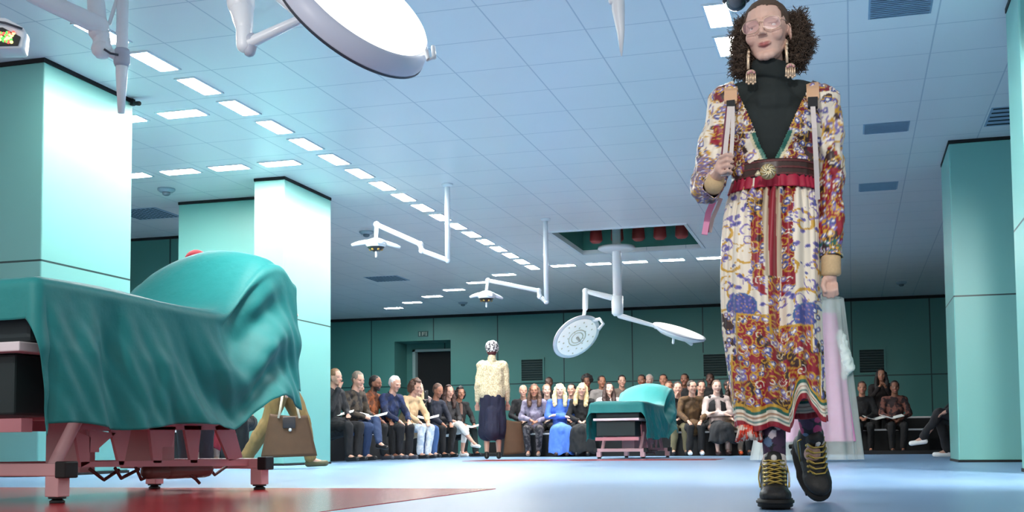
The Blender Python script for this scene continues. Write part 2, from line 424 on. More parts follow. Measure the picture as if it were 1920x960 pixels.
for i in range(6):
    place_panel(pb, -6.36-.81*i, 21.5+.88*i, 'glowing ceiling panel of the slanting far row, %s from its right end' % ORD[i], 'slanting row of ceiling lights', 0)
for i in range(11):
    y = 1.69+.72*(i+1)
    if y < 7.4: continue
    lab = ('glowing ceiling panel beside her face, %s above her shoulder' % ORD[10-i]) if i > 7 else 'glowing ceiling panel of the right row overhead, before the visible part'
    place_panel(pa, -.9, y+.0, lab, 'ceiling lights of the right row')
# other ceiling fittings
grey_m = mat('blue grey vent', (140, 168, 190), 0.5)
for (x0, x1, y0, y1, lab) in [(.2, .66, 8.85, 9.33, 'large flat grey grille in the ceiling near the top right'), (.19, .65, 12.48, 12.87, 'flat grey ceiling grille left of the right pillar top'), (.16, .64, 15.39, 15.85, 'small flat grey ceiling grille further back beside her sleeve')]:
    t_ = thing('ceiling_vent', lab, 'vent', ((x0+x1)/2, (y0+y1)/2, CEIL), 0, 'flat ceiling grilles')
    w, d = (x1-x0)/2, (y1-y0)/2
    Bag().b2(-w, w, -d, d, -.006, 0).put('vent_plate', grey_m, t_, False)
    q = Bag()
    for k in range(12): q.box((0, -d+(k+.5)*d/6, -.01), (2*w-.03, d/12, .006), (.3, 0, 0))
    q.put('vent_slats', grey_m, t_, False)
t_ = thing('slot_diffuser', 'dark slotted air outlet in the ceiling by the right edge', 'vent', (1.62, 12.6, CEIL))
q = Bag()
for k in range(5): q.b2(-.2, .3, -.33+k*.15, -.29+k*.15, -.006, 0)
q.put('slots', dark_m, t_, False); Bag().b2(-.22, .32, -.36, .36, -.003, 0).put('plate', grey_m, t_, False)
for (x, y, lab) in [(-9.4, 14.2, 'perforated ceiling speaker grille between the left pillars'), (-8.7, 21.3, 'perforated ceiling grille above the seated rows left of the lamps')]:
    t_ = thing('perforated_grille', lab, 'grille', (x, y, CEIL), 0, 'perforated ceiling grilles')
    Bag().b2(-.35, .35, -.35, .35, -.005, 0).put('grille_plate', grey_m, t_, False)
    q = Bag()
    for a in range(9):
        for c in range(9): q.b2(-.32+a*.072, -.28+a*.072, -.32+c*.072, -.28+c*.072, -.008, -.005)
    tag(q.put('holes', mat('grille holes', (60, 84, 92), 0.8), t_, False), kind='stuff')
for (px_, py_, lab) in [(312, 354, 'round smoke detector on the ceiling left of the slim pillar'), (687, 434, 'round detector on the ceiling above the left hanging lamp'), (868, 567, 'round grey detector on the ceiling beside the small far lamp'), (1690, 529, 'round detector on the ceiling above the right seated rows')]:
    p = hit(px_, py_, 2, CEIL)
    t_ = thing('smoke_detector', lab, 'smoke detector', (p[0], p[1], CEIL), 0, 'round ceiling detectors')
    Bag().lathe([(.11, 0), (.11, -.02), (.08, -.045)], n=20).put('detector_base', mat('detector', (150, 172, 184), .5), t_)
    Bag().lathe([(.05, -.045), (.05, -.07), (.03, -.085)], n=16).put('sensor', mat('sensor', (90, 110, 120), .5), t_)
p = hit(1380, -6, 2, CEIL)
t_ = thing('dome_camera', 'black dome camera on the ceiling above her head', 'security camera', (p[0], p[1], CEIL))
Bag().lathe([(.10, 0), (.10, -.03), (.085, -.035)], n=24).put('camera_base', dark_m, t_)
Bag().sph((0, 0, -.03), (.08, .08, .075), 20).put('dome', mat('black dome', (30, 34, 40), .15), t_)
p = hit(248, 184, 0, -6.41)
t_ = thing('security_camera', 'small black camera at the top corner of the near left pillar', 'security camera', (-6.40, 9.4, 3.46))
Bag().b2(-.01, .02, -.02, .02, -.03, .03).put('bracket', dark_m, t_, False); Bag().cap((.02, 0, -.01), .018, (.10, -.04, -.03), .022).put('camera_body', dark_m, t_)
# red stage lamps inside the hatch
rl_m = mat('dark red lamp housing', (150, 50, 44), .5)
for i in range(5):
    x = HX0+.32+i*.36
    t_ = thing('stage_lamp', 'dark red stage lamp inside the ceiling hatch, %s from the left' % ORD[i], 'stage lamp', (x, 19.2, 4.6), 0, 'red stage lamps in the hatch')
    Bag().lathe([(.02, 0), (.02, -.74)], n=8).put('hanger', dark_m, t_)
    Bag().lathe([(.05, -.72), (.10, -.78), (.11, -.96), (.07, -1.0)], n=14).put('lamp_housing', rl_m, t_)
# housings made up for the added spots
for i, (l, a, p_, s_, b_) in enumerate(SPOTS):
    t_ = thing('spotlight', 'unseen black spotlight added under the ceiling, aimed at '+['the front figure', 'the foreground drape', 'the distant table', 'the left seated rows', 'the right pillar', 'the blue floor on the right', 'the middle of the runway'][i], 'spotlight', (l[0], l[1], l[2]), 0, 'added fill spotlights above the frame')
    d = (Vector(a)-Vector(l)).normalized()
    q = d.to_track_quat('-Z', 'Y').to_matrix().to_4x4()
    bb = Bag().lathe([(.13, .02), (.14, .06), (.12, .22), (.06, .26)], n=16, close=False); bb.xf(q); bb.put('lamp_housing', dark_m, t_)
    Bag().cap((0, 0, .18), .012, (0, 0, CEIL-l[2]), .012).put('hanger', dark_m, t_)
# ================================================================= DRAPED OPERATING TABLES
pink_m = mat('pale pink lacquered steel', (214, 168, 172), .42, var=.05)
pink2_m = mat('dusky pink steel', (196, 130, 138), .45, var=.12, scale=6)
black_m = mat('black rubber', (18, 20, 22), .6)
steel_m = mat('brown steel', (112, 78, 74), .4, metal=.2)
box_m = mat('dark green box', (20, 40, 42), .6)
cloth_m = mat('teal surgical drape', (14, 124, 124), .62, var=.05, scale=30, sheen=.05)
nt = cloth_m.node_tree; b = nt.nodes['Principled BSDF']
tc = node(nt, 'ShaderNodeTexCoord'); n_ = node(nt, 'ShaderNodeTexNoise'); n_.inputs['Scale'].default_value = 5.0; n_.inputs['Detail'].default_value = 6
nt.links.new(tc.outputs['Object'], n_.inputs['Vector'])
bp = node(nt, 'ShaderNodeBump'); bp.inputs['Strength'].default_value = .35; bp.inputs['Distance'].default_value = .03
nt.links.new(n_.outputs[0], bp.inputs['Height']); nt.links.new(bp.outputs[0], b.inputs['Normal'])
def sst(a, b, x):
    t = min(1, max(0, (x-a)/(b-a))); return t*t*(3-2*t)
A0, A1, HALF = .42, 2.29, .385         # foot edge, head edge, half width of the padded top
def topz(a, bb):
    z = .935+.012*math.sin(a*3.0)
    k = sst(1.66, 2.14, a); prof = .335*(1-(1-k)**1.25)
    prof *= (1-.10*abs(bb/HALF)**3)*(1-.13*max(0, -bb/HALF))
    dome = .045*math.exp(-((a-2.08)/.2)**2)*(1-(bb/HALF)**2)
    return z+prof+dome-.09*sst(2.16, 2.32, a)
def hemlen(a):     # length of cloth hanging over the long sides
    pts = [(.3, .63), (.8, .63), (1.1, .62), (1.5, .58), (1.75, .62), (2.0, .72), (2.2, .76), (2.42, .68)]
    if a <= pts[0][0]: return pts[0][1]
    for (p, q), (r, s_) in zip(pts, pts[1:]):
        if a <= r: return q+(s_-q)*(a-p)/(r-p)
    return pts[-1][1]
RND = .07
def cloth_pt(s_, t):
    """s_ runs along the table, t across; beyond the padded top the cloth turns over the edge and hangs"""
    a = min(max(s_, A0), A1); bb = min(max(t, -HALF), HALF)
    da = s_-a; db = t-bb; ov = math.hypot(da, db) if da <= 0 else (abs(da)**5+abs(db)**5)**.2
    if da > 0: ov = min(ov, .63)
    z = topz(a, bb)
    if ov < 1e-6:
        # soft rounding before the edge
        e = max(0, abs(bb)-(HALF-RND))/RND; z -= .018*e*e
        e2 = max(0, (A0+RND)-a)/RND; z -= .018*e2*e2
        return (bb, a, z+.004*math.sin(7*a+5*bb))
    z -= .018
    hy_ = math.hypot(da, db); ux, uy = db/hy_, da/hy_
    # turn-over arc
    R_ = .045
    if ov < R_*math.pi/2:
        th = ov/R_; out = R_*math.sin(th); dn = R_*(1-math.cos(th)); h = 0
    else:
        h = ov-R_*math.pi/2; out = R_; dn = R_+h
    k = min(1, h/.25)
    side = 1 if t > 0 else -1
    # upright folds towards the foot end, bowl-shaped swags under the hip of the backrest
    wf = sst(1.45, .75, a)
    zc = dn
    u = a-.10*zc
    f1 = .030*math.sin(u*13.0+.8)*wf+.016*math.sin(u*27+2+zc*2)*wf
    r = math.hypot((a-1.98)*.95, (zc+.02)*1.05)
    f2 = (.044*math.sin(r*19.0-1.2+.6*math.sin(a*4)))*sst(.9, 1.4, a)*sst(.06, .2, r)*(1-.75*sst(1.95, 2.3, a))
    ang = math.atan2(zc, 2.0-a+1e-6)
    f2 *= .45+.55*max(0, math.sin(ang))
    f1 += .006*math.sin(38*a+9*zc+3*math.sin(5*a))*wf+.004*math.sin(55*(a-zc*.6))
    flare = .05*k*(zc/.6)*(1-.5*sst(1.9, 2.3, a))
    f = (f1+f2)*k
    hip = .10*math.exp(-((a-1.80)/.14)**2)*(1-min(1, zc/.5))*min(1, zc/.06) # cloth pulled in at the hip
    if abs(ux) < .01:       # foot or head end
        f = (.014*math.sin(t*16+1)+.008*math.sin(t*33))*k; hip = 0
        if da > 0: f += .03*k*math.sin(t*9); flare = .12*k*zc if s_ < A0 else .04*k*zc; f *= .5
    out2 = out+flare+f-hip
    if abs(ux) > .01 and uy < -.01: out2 += .035*k*math.sin(2*math.atan2(abs(uy), abs(ux)))
    return (bb+ux*out2, a+uy*out2, z-dn)
def make_drape(parent=None):
    NS, NT = 250, 190
    FE, HE = .20, .60
    s0, s1 = A0-FE, A1+HE
    v = []; f = []
    for j in range(NT):
        t_ = -1+2*j/(NT-1)
        for i in range(NS):
            s_ = s0+(s1-s0)*i/(NS-1)
            L = hemlen(s_)+ .012*math.sin(s_*9)
            t = t_*(HALF+L)
            # corner cloth at the foot hangs down into a point
            ss = s_
            v.append(cloth_pt(ss, t))
    for j in range(NT-1):
        for i in range(NS-1):
            f.append((j*NS+i, j*NS+i+1, (j+1)*NS+i+1, (j+1)*NS+i))
    me = bpy.data.meshes.new('surgical_drape'); me.from_pydata(v, [], f)
    me.polygons.foreach_set('use_smooth', [True]*len(f)); me.update()
    o = link('surgical_drape', me, cloth_m)
    sd = o.modifiers.new('solid', 'SOLIDIFY'); sd.thickness = .003
    return o
bedF_o = np.array([-3.608, 3.649]); bx = np.array([.995, -.1]); by = np.array([.1, .995]); BRZ = math.atan2(-.1, .995)
bedF = Frame(bedF_o[0], bedF_o[1], BRZ)
def bp_(px, py, bb=.30):      # point on the table's side plane x = bb -> (a, z)
    d = ray(px, py); o = np.array([0, 0, CAMH])-np.array([bedF_o[0], bedF_o[1], 0])
    lo = np.array([o[0]*bx[0]+o[1]*bx[1], o[0]*by[0]+o[1]*by[1], o[2]]); ld = np.array([d[0]*bx[0]+d[1]*bx[1], d[0]*by[0]+d[1]*by[1], d[2]])
    p = lo+ld*((bb-lo[0])/ld[0]); return (p[1], p[2])
def make_table():
    t_ = thing('operating_table', 'x', 'operating table', (0, 0, 0), BRZ)
    for a, ln in ((.6, .41), (2.08, .40)):
        q = Bag().b2(-ln, ln-.045, a-.035, a+.035, .115, .17)
        q.put('crossbar', pink_m, t_, False, bevel=.006)
        for s_ in (-1, 1):
            Bag().b2(s_*ln-.045 if s_ > 0 else -ln-.01, ln+.01 if s_ > 0 else -ln+.045, a-.04, a+.04, .108, .178).put('end_cap', black_m, t_, False, bevel=.006)
            q = Bag().b2(s_*.345-.035, s_*.345+.035, a-.035, a+.035, .03, .116)
            lg = q.put('leg', pink_m, t_, False, bevel=.004)
            Bag().lathe([(.036, .022), (.036, .03)], c=(s_*.345, a, 0), n=18).lathe([(.03, 0), (.032, .012), (.018, .022)], c=(s_*.345, a, 0), n=18).put('foot_pad', black_m, lg)
    # side frames: a trapezoid plate with three cut-outs, on both sides
    def P(*pts): return [bp_(x, y) for x, y in pts]
    for s_ in (1, -1):
        x0, x1 = (.285, .30) if s_ > 0 else (-.30, -.285)
        q = Bag()
        zt = .56
        def pr_(poly): q.prism(poly, x0, x1)
        tl, tr = bp_(140, 806), bp_(432, 788)
        pr_([(tl[0]-.05, zt), tl, bp_(430, 806), tr, (tr[0]-.04, zt)])
        if s_ < 0:
            pr_(P((403, 800), (436, 788), (455, 858), (430, 864))); pr_(P((152, 866), (500, 860), (500, 873), (152, 876)))
            q.put('side_frame', pink2_m, t_, False); continue
        pr_(P((140, 806), (170, 820), (168, 868), (152, 876)))                      # left post
        pr_(P((168, 806), (218, 812), (186, 840), (186, 848), (168, 848)))          # notch web
        pr_(P((208, 806), (246, 806), (232, 872), (224, 872)))                      # second post
        pr_(P((280, 800), (330, 800), (322, 838), (305, 838), (303, 868), (288, 868)))
        pr_(P((345, 798), (378, 798), (370, 868), (358, 868)))
        pr_(P((403, 800), (436, 788), (455, 858), (430, 864)))
        pr_(P((152, 866), (500, 860), (500, 873), (152, 876)))
        q.put('side_frame', pink2_m if s_ > 0 else pink2_m, t_, False)
    # slanted front posts
    for s_ in (1, -1):
        Bag().cap((s_*.30, .62, .15), .028, (s_*.30, .80, .42), .028).put('slanted_post', pink_m, t_)
    q = Bag().b2(-.36, .36, .36, 2.1, .625, .665)
    q.put('deck_frame', mat('white deck rail', (226, 216, 220), .4), t_, False, bevel=.005)
    q = Bag().b2(-.34, .34, .44, 1.62, .67, .89)
    q.prism([(1.62, .67), (1.7, .88), (2.05, 1.08), (2.2, 1.0), (2.0, .67)], -.34, .34)
    q.put('mattress', mat('dark mattress', (26, 40, 44), .6), t_, False, bevel=.02)
    Bag().b2(-.33, .28, .42, .78, .37, .62).put('control_box', box_m, t_, False, bevel=.01)
    Bag().b2(-.34, .34, .40, .46, .30, .355).put('lower_rail', pink2_m, t_, False)
    Bag().b2(-.12, .27, .85, 1.75, .36, .60).put('lift_column', pink2_m, t_, False, bevel=.01)
    Bag().b2(-.10, .10, 1.0, 1.1, .12, .62).put('upright', pink_m, t_, False); Bag().b2(-.05, .20, 1.45, 1.55, .13, .62).put('upright', pink_m, t_, False)
    q = Bag().cap((.2, 1.35, .115), .035, (.2, 1.72, .115), .04).cap((.2, 1.5, .12), .045, (.2, 1.8, .12), .045)
    q.put('actuator', steel_m, t_)
    q = Bag()
    for k in range(7):
        a = .95+.14*k
        q.tube([(.2+.03*math.sin(k), a, .14), (.22, a+.05, .10-.01*(k % 3)), (.18, a+.12, .085+.012*(k % 2)), (.2, a+.2, .13)], .008, 6)
    q.tube([(.2, 1.62, .12), (.25, 1.66, .07), (.24, 1.7, .05)], .009, 6)
    q.put('cable_bundle', mat('reddish brown cables', (92, 44, 44), .6), t_)
    return t_
near_t = make_table(); near_t.location = (bedF_o[0], bedF_o[1], 0)
tag(near_t, 'large pink steel operating table standing on the red floor in the foreground', 'operating table', 'operating tables under drapes')
far_t = copy_tree(near_t); far_t.location = (-3.448, 17.039, 0); far_t.scale = (1, 1, .92)
tag(far_t, 'small distant operating table with pale legs in front of the seated rows', 'operating table', 'operating tables under drapes')
dr = make_drape(); dr.location = near_t.location; dr.rotation_euler = (0, 0, BRZ)
tag(dr, 'big teal cloth draped over the foreground operating table and its raised backrest', 'drape', 'teal drapes over the tables')
dr2 = copy_tree(dr); dr2.location = far_t.location; dr2.scale = (1, 1, .92)
tag(dr2, 'teal cloth draped over the small distant operating table', 'drape', 'teal drapes over the tables')
# ================================================================= SURGICAL LAMPS
lens_m = mat('lit lamp lens', (250, 250, 246), .3, emit=1.6, var=0)
lens2_m = mat('frosted lamp face', (238, 238, 236), .35, emit=.25, var=.05, scale=9)
darkl_m = mat('dark lamp bowl', (24, 22, 18), .3); amber_m = mat('amber lamp reflector', (190, 150, 70), .3, metal=.3)
rim_m = mat('grey lamp rim', (176, 182, 196), .4); groove_m = mat('lamp groove', (60, 66, 78), .5)
def rotz_to(n):      # matrix turning +z onto n
    return np.array(Vector(n).normalized().to_track_quat('Z', 'Y').to_matrix().to_4x4())
# --- hanging lamps with a petal head (two of them)
def petal_head(parent, c, R_=.30):
    c = np.array(c)
    q = Bag()
    for k in range(4):
        a = k*math.pi/2+.35
        pts = []
        for j in range(7):
            r = R_*(j/6)
            pts.append((c[0]+r*math.cos(a), c[1]+r*math.sin(a), c[2]+.035-.055*(j/6)**2))
        q.tube(pts, [.035, .034, .032, .03, .028, .024, .016], 8)
    q.lathe([(.12, -.0), (.135, .02), (.12, .05), (.05, .08)], c=c, n=24)
    q.put('lamp_arms', white_m, parent)
    Bag().lathe([(.02, -.085), (.07, -.07), (.105, -.035), (.118, 0)], c=c, n=24).put('lamp_bowl', darkl_m, parent)
    q = Bag()
    for k in range(6):
        a = k*math.pi/3; q.sph(c+np.array([.07*math.cos(a), .07*math.sin(a), -.058]), .02, 8)
    q.put('bulbs', amber_m, parent)
    Bag().lathe([(.11, -.03), (.135, 0), (.12, .012)], c=c, n=24, close=False).put('bowl_ring', white_m, parent)
    Bag().cap(c+np.array([0, 0, -.08]), .014, c+np.array([0, 0, -.15]), .012).put('handle', white_m, parent)
def hung_lamp(label, X, Y, pts_px, head_px, drop_top_px, k, post_r=.034, armr=(.032, .026)):
    """post at (X, Y); the arm lies in the plane facing the camera through the post"""
    fr_ = Frame(X, Y, math.atan2(-X, Y)*1.0*0+.2815)
    t_ = thing('surgical_lamp', label, 'surgical lamp', (X, Y, 0), fr_.rz, 'ceiling-hung surgical lamps')
    P_ = [fr_(*p) for p in pts_px]; bot = P_[0].copy(); bot[0] = 0; bot[1] = 0
    Bag().lathe([(.07, CEIL), (.07, CEIL-.02), (.04, CEIL-.04)], n=20).put('ceiling_flange', white_m, t_)
    Bag().tube([(0, 0, CEIL-.04), tuple(bot)], post_r, 14).sph(bot, post_r*1.1).put('post', white_m, t_)
    P_[0] = bot
    a = Bag(); n = len(P_)
    for i in range(n-1):
        a.cap(P_[i], armr[0] if i < 1 else armr[1]*1.25, P_[i+1], armr[1]*1.1)
    for i in range(1, n): a.sph(P_[i], armr[0]*1.25)
    a.put('arm', white_m, t_)
    hd = fr_(*head_px)
    Bag().cap(P_[-1], armr[1], hd+np.array([0, 0, .06]), armr[1]*.9).put('drop_tube', white_m, t_)
    petal_head(t_, hd, k)
    return t_
hung_lamp('white hanging surgical lamp with petal head left of centre, nearer of the two petal lamps', -4.80, 13.75, [(840, 488), (791, 470), (788, 458), (706, 421)], (705, 459), None, .31)
hung_lamp('small white hanging petal lamp above the walker seen from behind', -4.2, 16.34, [(1022, 566), (1012, 556), (1010, 545), (915, 526)], (912, 556), None, .25)
# --- round disc lamp head
def disc_head(parent, c, nrm, R_, lens=lens2_m, depth_=.09, detail=True, lensR=.86):
    T = rotz_to(nrm); T[:3, 3] = c
    b1 = Bag().lathe([(R_*.25, -depth_*1.25), (R_*.7, -depth_*.95), (R_*.97, -depth_*.35), (R_, -.01), (R_*.99, .006), (R_*lensR, .012)], n=56); b1.xf(T)
    b1.put('lamp_housing', white_m, parent)
    b2_ = Bag().lathe([(R_*lensR, .011), (R_*lensR*.97, .018), (R_*.3, .022)], n=56); b2_.xf(T)
    b2_.put('lamp_lens', lens, parent)
    b3 = Bag().lathe([(R_*1.0, -.012), (R_*1.012, -.004), (R_*1.0, .003)], n=56, close=False); b3.xf(T); b3.put('rim', rim_m, parent)
    if detail:
        b4 = Bag()
        for rr_ in (.22, .34):
            b4.lathe([(R_*rr_, .022), (R_*(rr_+.02), .028), (R_*(rr_+.05), .022)], n=32, close=False)
        for k in range(26):
            a = k*2.4; r = R_*.8*math.sqrt((k+4)/30.0); b4.sph((r*math.cos(a), r*math.sin(a), .02), (.018, .018, .005), 8)
        b4.xf(T); b4.put('reflector_rings', mat('cream reflectors', (222, 214, 196), .4), parent)
        b5 = Bag().cap((0, 0, .02), .028, (0, 0, .10), .022); b5.xf(T); b5.put('handle', mat('grey handle', (170, 170, 165), .4), parent)
    return T
def lamp_beam(c, aim, power, size, parent=None):
    spot('surgical_lamp_light', c, aim, power, size, .7, (1, .98, .94), .15)
# double-headed lamp under the hatch
LX, LY = -3.55, 18.75
ZF = Frame(LX, LY, .19)
t_ = thing('surgical_lamp', 'tall double-headed surgical lamp hanging from the ceiling hatch', 'surgical lamp', (LX, LY, 0), .19, 'ceiling-hung surgical lamps')
top = ZF(1155, 400); bot = ZF(1158, 590); xb = bot[0]; 
Bag().tube([(xb, 0, 4.6), (xb, 0, bot[2]+.22)], .072, 18).put('post', white_m, t_)
Bag().tube([(xb, 0, bot[2]+.30), (xb, 0, bot[2]+.02), (xb, 0, bot[2]-.02)], [.095, .095, .06], 18).put('hub', white_m, t_)
Bag().lathe([(.08, 3.47), (.30, 3.44), (.31, 3.40), (.25, 3.37), (.08, 3.36)], c=(xb, 0, 0), n=36).put('ceiling_disc', white_m, t_)
p1, p2, p3 = ZF(1146, 558), ZF(1098, 546), ZF(1094, 598)
Bag().cap(p1, .05, p2, .04).sph(p2, .055).cap(p2, .045, (p2[0]-.01, 0, p2[2]-.28), .045).cap((p2[0]-.01, 0, p2[2]-.25), .03, p3, .028).put('left_arm', white_m, t_)
q1, q2 = ZF(1162, 592), ZF(1230, 612)
Bag().cap(q1, .045, q2, .03).sph(q2, .045).put('right_arm', white_m, t_)
cL = ZF(1081, 632, -.05)
TL = disc_head(t_, cL, (.50, -.56, -.66), .43)
Bag().tube([ZF(1106, 603, -.1), ZF(1124, 598, -.12), ZF(1131, 607, -.14), ZF(1122, 618, -.14)], .028, 8).put('side_grip', white_m, t_)
cR = ZF(1274, 621, -.05)
TR = disc_head(t_, cR, (.26, -.22, .80), .44, depth_=.10, detail=False)
Bag().cap(ZF(1263, 632, -.1), .02, ZF(1262, 643, -.12), .02).cap(ZF(1288, 638, -.1), .04, ZF(1296, 645, -.1), .03).put('side_grip', white_m, t_)
# big disc lamp over the foreground
cD = depth(676, 4, 5.8)
DF = Frame(cD[0], cD[1], .42)
t_ = thing('surgical_lamp', 'huge glowing disc lamp head with grey rim at the top, nearest the viewer', 'surgical lamp', (cD[0], cD[1], 0), .42, 'ceiling-hung surgical lamps')
right, up, fwd = CM[0], CM[1], CM[2]
vd = -(cD-np.array([0, 0, CAMH])); vd /= np.linalg.norm(vd)
nn = .50*vd+.87*(.56*right+.83*up)
nl = np.array([nn[0]*DF.c+nn[1]*DF.s, -nn[0]*DF.s+nn[1]*DF.c, nn[2]])
T = rotz_to(nl); T[:3, 3] = (0, 0, cD[2])
R_ = .43
q = Bag().lathe([(R_*.3, -.13), (R_*.8, -.12), (R_*.985, -.105), (R_*1.0, -.085), (R_*.98, -.04), (R_*.93, .0), (R_*.90, .01)], n=72); q.xf(T); q.put('lamp_housing', mat('pale lavender lamp housing', (206, 210, 226), .4, var=.02), t_)
q = Bag().lathe([(R_*.985, -.106), (R_*1.006, -.099), (R_*1.002, -.088)], n=72, close=False); q.xf(T); q.put('groove', groove_m, t_)
q = Bag().lathe([(R_*.90, .009), (R_*.88, .018), (R_*.3, .03)], n=72); q.xf(T); q.put('lamp_lens', lens_m, t_)
q = Bag().tube([DF(799, 96, -.05), DF(803, 112, -.08), DF(814, 108, -.08), DF(812, 88, -.02)], .012, 8); q.put('rim_grip', white_m, t_)
a0, a1, a2, a3 = DF(440, -160, .25), DF(452, 8, .2), DF(458, 85, .15), DF(572, 32, .05)
Bag().cap(a0, .075, a1, .07).cap(a1, .065, DF(458, 50, .16), .045).cap(DF(458, 45, .16), .042, a2, .04).put('drop_post', white_m, t_)
Bag().cap(a2, .03, a3, .022).sph(a3, .035).cap(a3, .02, DF(590, 46, .0), .03).put('arm', white_m, t_)
Bag().cap(DF(468, 96, .15), .03, DF(470, 76, .15), .04).put('joint', rim_m, t_)
Bag().cap(DF(505, -20, .1), .024, DF(560, 28, .06), .02).put('brace', white_m, t_)
Bag().tube([a0, (a0[0], a0[1], CEIL-.01)], .07, 14).lathe([(.16, CEIL), (.16, CEIL-.03)], c=(a0[0], a0[1], 0), n=24).put('ceiling_post', white_m, t_)
# tall post with a swivelling arm beside the near pillar
eP = depth(228, 150, 7.3); EF = Frame(eP[0], eP[1], .6)
t_ = thing('surgical_lamp', 'white vertical lamp post with folded arm in front of the near left pillar', 'surgical lamp', (eP[0], eP[1], 0), .6, 'ceiling-hung surgical lamps')
e0 = EF(229, 100); zb = EF(229, 212)[2]
Bag().tube([(0, 0, CEIL-.001), (0, 0, zb+.25), (0, 0, zb)], [.036, .036, .02], 16).put('post', white_m, t_)
Bag().lathe([(.042, -.03), (.05, -.01), (.05, .06), (.042, .08)], c=(0, 0, EF(229, 116)[2]), n=18).put('collar', rim_m, t_)
Bag().cap(EF(229, 112), .03, EF(196, 92), .03).cap(EF(192, 90), .055, EF(188, 50), .05).cap(EF(184, 60), .06, EF(176, -60), .045).sph(EF(191, 92), .065).put('arm', white_m, t_)
Bag().cap(EF(205, 45), .012, EF(222, -10), .012).put('brace', white_m, t_)
Bag().cap(EF(186, 48, -.02), .06, EF(60, -10, -.15), .05).put('upper_arm', white_m, t_)
Bag().tube([EF(195, 92, -.06), EF(207, 100, -.05), EF(222, 103, -.05)], .007, 6).put('cable', groove_m, t_)
# tapering rod above the hall centre
sP = depth(1160, 60, 5.4); SF = Frame(sP[0], sP[1], .2)
t_ = thing('tapered_rod', 'thin white tapering lamp rod hanging at the top middle of the room', 'lamp rod', (sP[0], sP[1], 0), .2)
Bag().tube([(0, 0, CEIL), (0, 0, SF(1160, 20)[2]), (0.01, 0, SF(1163, 60)[2]), (.012, 0, SF(1163, 106)[2])], [.03, .03, .018, .004], 12).put('rod', white_m, t_)
Bag().cap(SF(1148, 2), .018, SF(1164, 4), .018).put('joint', white_m, t_)
# monitor-like lamp head with coloured diodes at the left edge
mP = depth(8, 60, 6.0); MF = Frame(mP[0], mP[1], .5)
t_ = thing('diode_lamp', 'white lamp head with a dark window of red and green diodes at the left edge', 'lamp', (mP[0], mP[1], 0), .5)
def mp_(pts, d0): return [tuple(MF(x, y, d0)[[0, 2]]) for x, y in pts]
Bag().prism(mp_([(-70, 92), (42, 90), (46, 52), (10, 32), (-70, 30)], 0), 0.0, .16, 'y').put('lamp_housing', white_m, t_, True, bevel=.012)
Bag().prism(mp_([(-50, 88), (34, 86), (39, 70), (6, 53), (-50, 53)], 0), -.012, .0, 'y').put('window', black_m, t_, False)
Bag().tube([MF(-20, 38, -.02), MF(10, 43, -.02), MF(42, 54, -.02)], .006, 6).put('groove', groove_m, t_)
cols = [mat('red diode', (235, 70, 60), .4, emit=2.0), mat('green diode', (80, 190, 80), .4, emit=1.2), mat('yellow diode', (240, 220, 130), .4, emit=1.6)]
for ci in range(3):
    q = Bag()
    for k in range(12):
        x = -2+28*rnd.random(); y = 60+20*rnd.random()
        q.sph(MF(x, y, -.015), (.009, .005, .009), 8)
    q.put('diodes', cols[ci], t_)
Bag().cap(MF(-30, 34, .08), .03, (MF(-30, 34, .08)[0], .08, CEIL), .03).put('hanger', white_m, t_)

lamp_beam((-2.62, 5.2, 2.25), (-3.05, 5.9, 1.1), 130, 62)
lamp_beam((-3.9, 18.2, 2.0), (-3.2, 19.0, 1.0), 150, 60)
# ================================================================= THE WALKING FIGURE IN FRONT
MX, MY = -.282, 4.36
MRZ = math.atan2(.282, 4.36)
FG = Frame(MX, MY, MRZ)
main = thing('person', 'person walking towards the viewer in black turtleneck and long baroque-patterned dress', 'person', (MX, MY, 0), MRZ)
def Cc(*rgb): return np.array(lin(rgb))
skin_c = Cc(214, 176, 160)
skin_m = mat('skin', (214, 176, 160), .5, attr=True, sub=.08)
def rotM(rx=0, ry=0, rz=0, c=(0,0,0), sc=1.0):
    M = Matrix.Translation(Vector(c)) @ Euler((rx, ry, rz)).to_matrix().to_4x4() @ Matrix.Diagonal((sc, sc, sc, 1))
    return np.array(M)
def head_pieces(q, neck=True):
    st = len(q.v)
    q.sph((0, .012, .030), (.073, .090, .083), 24)
    q.sph((0, -.024, -.010), (.061, .060, .086), 24)
    q.sph((0, -.026, -.058), (.049, .050, .044), 20)
    q.sph((0, -.068, -.093), (.019, .016, .015), 14)
    for s_ in (-1, 1):
        q.cap((s_*.047, .004, -.042), .018, (s_*.016, -.064, -.090), .014)
        q.sph((s_*.038, -.058, -.022), (.024, .022, .026), 14)
        q.cap((s_*.012, -.079, .024), .010, (s_*.044, -.064, .023), .010)
        q.sph((s_*.0105, -.094, -.0265), (.0062, .008, .0052), 10)
        q.sph((s_*.073, .008, -.006), (.006, .017, .030), 12, (0, 0, s_*.25))
        q.cap((s_*.020, -.077, .0115), .0038, (s_*.042, -.070, .0100), .0035, 8)
        q.cap((s_*.020, -.0765, -.0035), .0032, (s_*.042, -.069, -.0030), .0030, 8)
        q.cap((0, -.087, -.0505), .0050, (s_*.021, -.078, -.055), .0030, 8)
        q.cap((0, -.086, -.0590), .0062, (s_*.019, -.078, -.0565), .0032, 8)
    q.cap((0, -.080, .018), .0068, (0, -.1015, -.020), .0080, 12)
    q.sph((0, -.1005, -.0225), (.0092, .009, .008), 12)
    return st
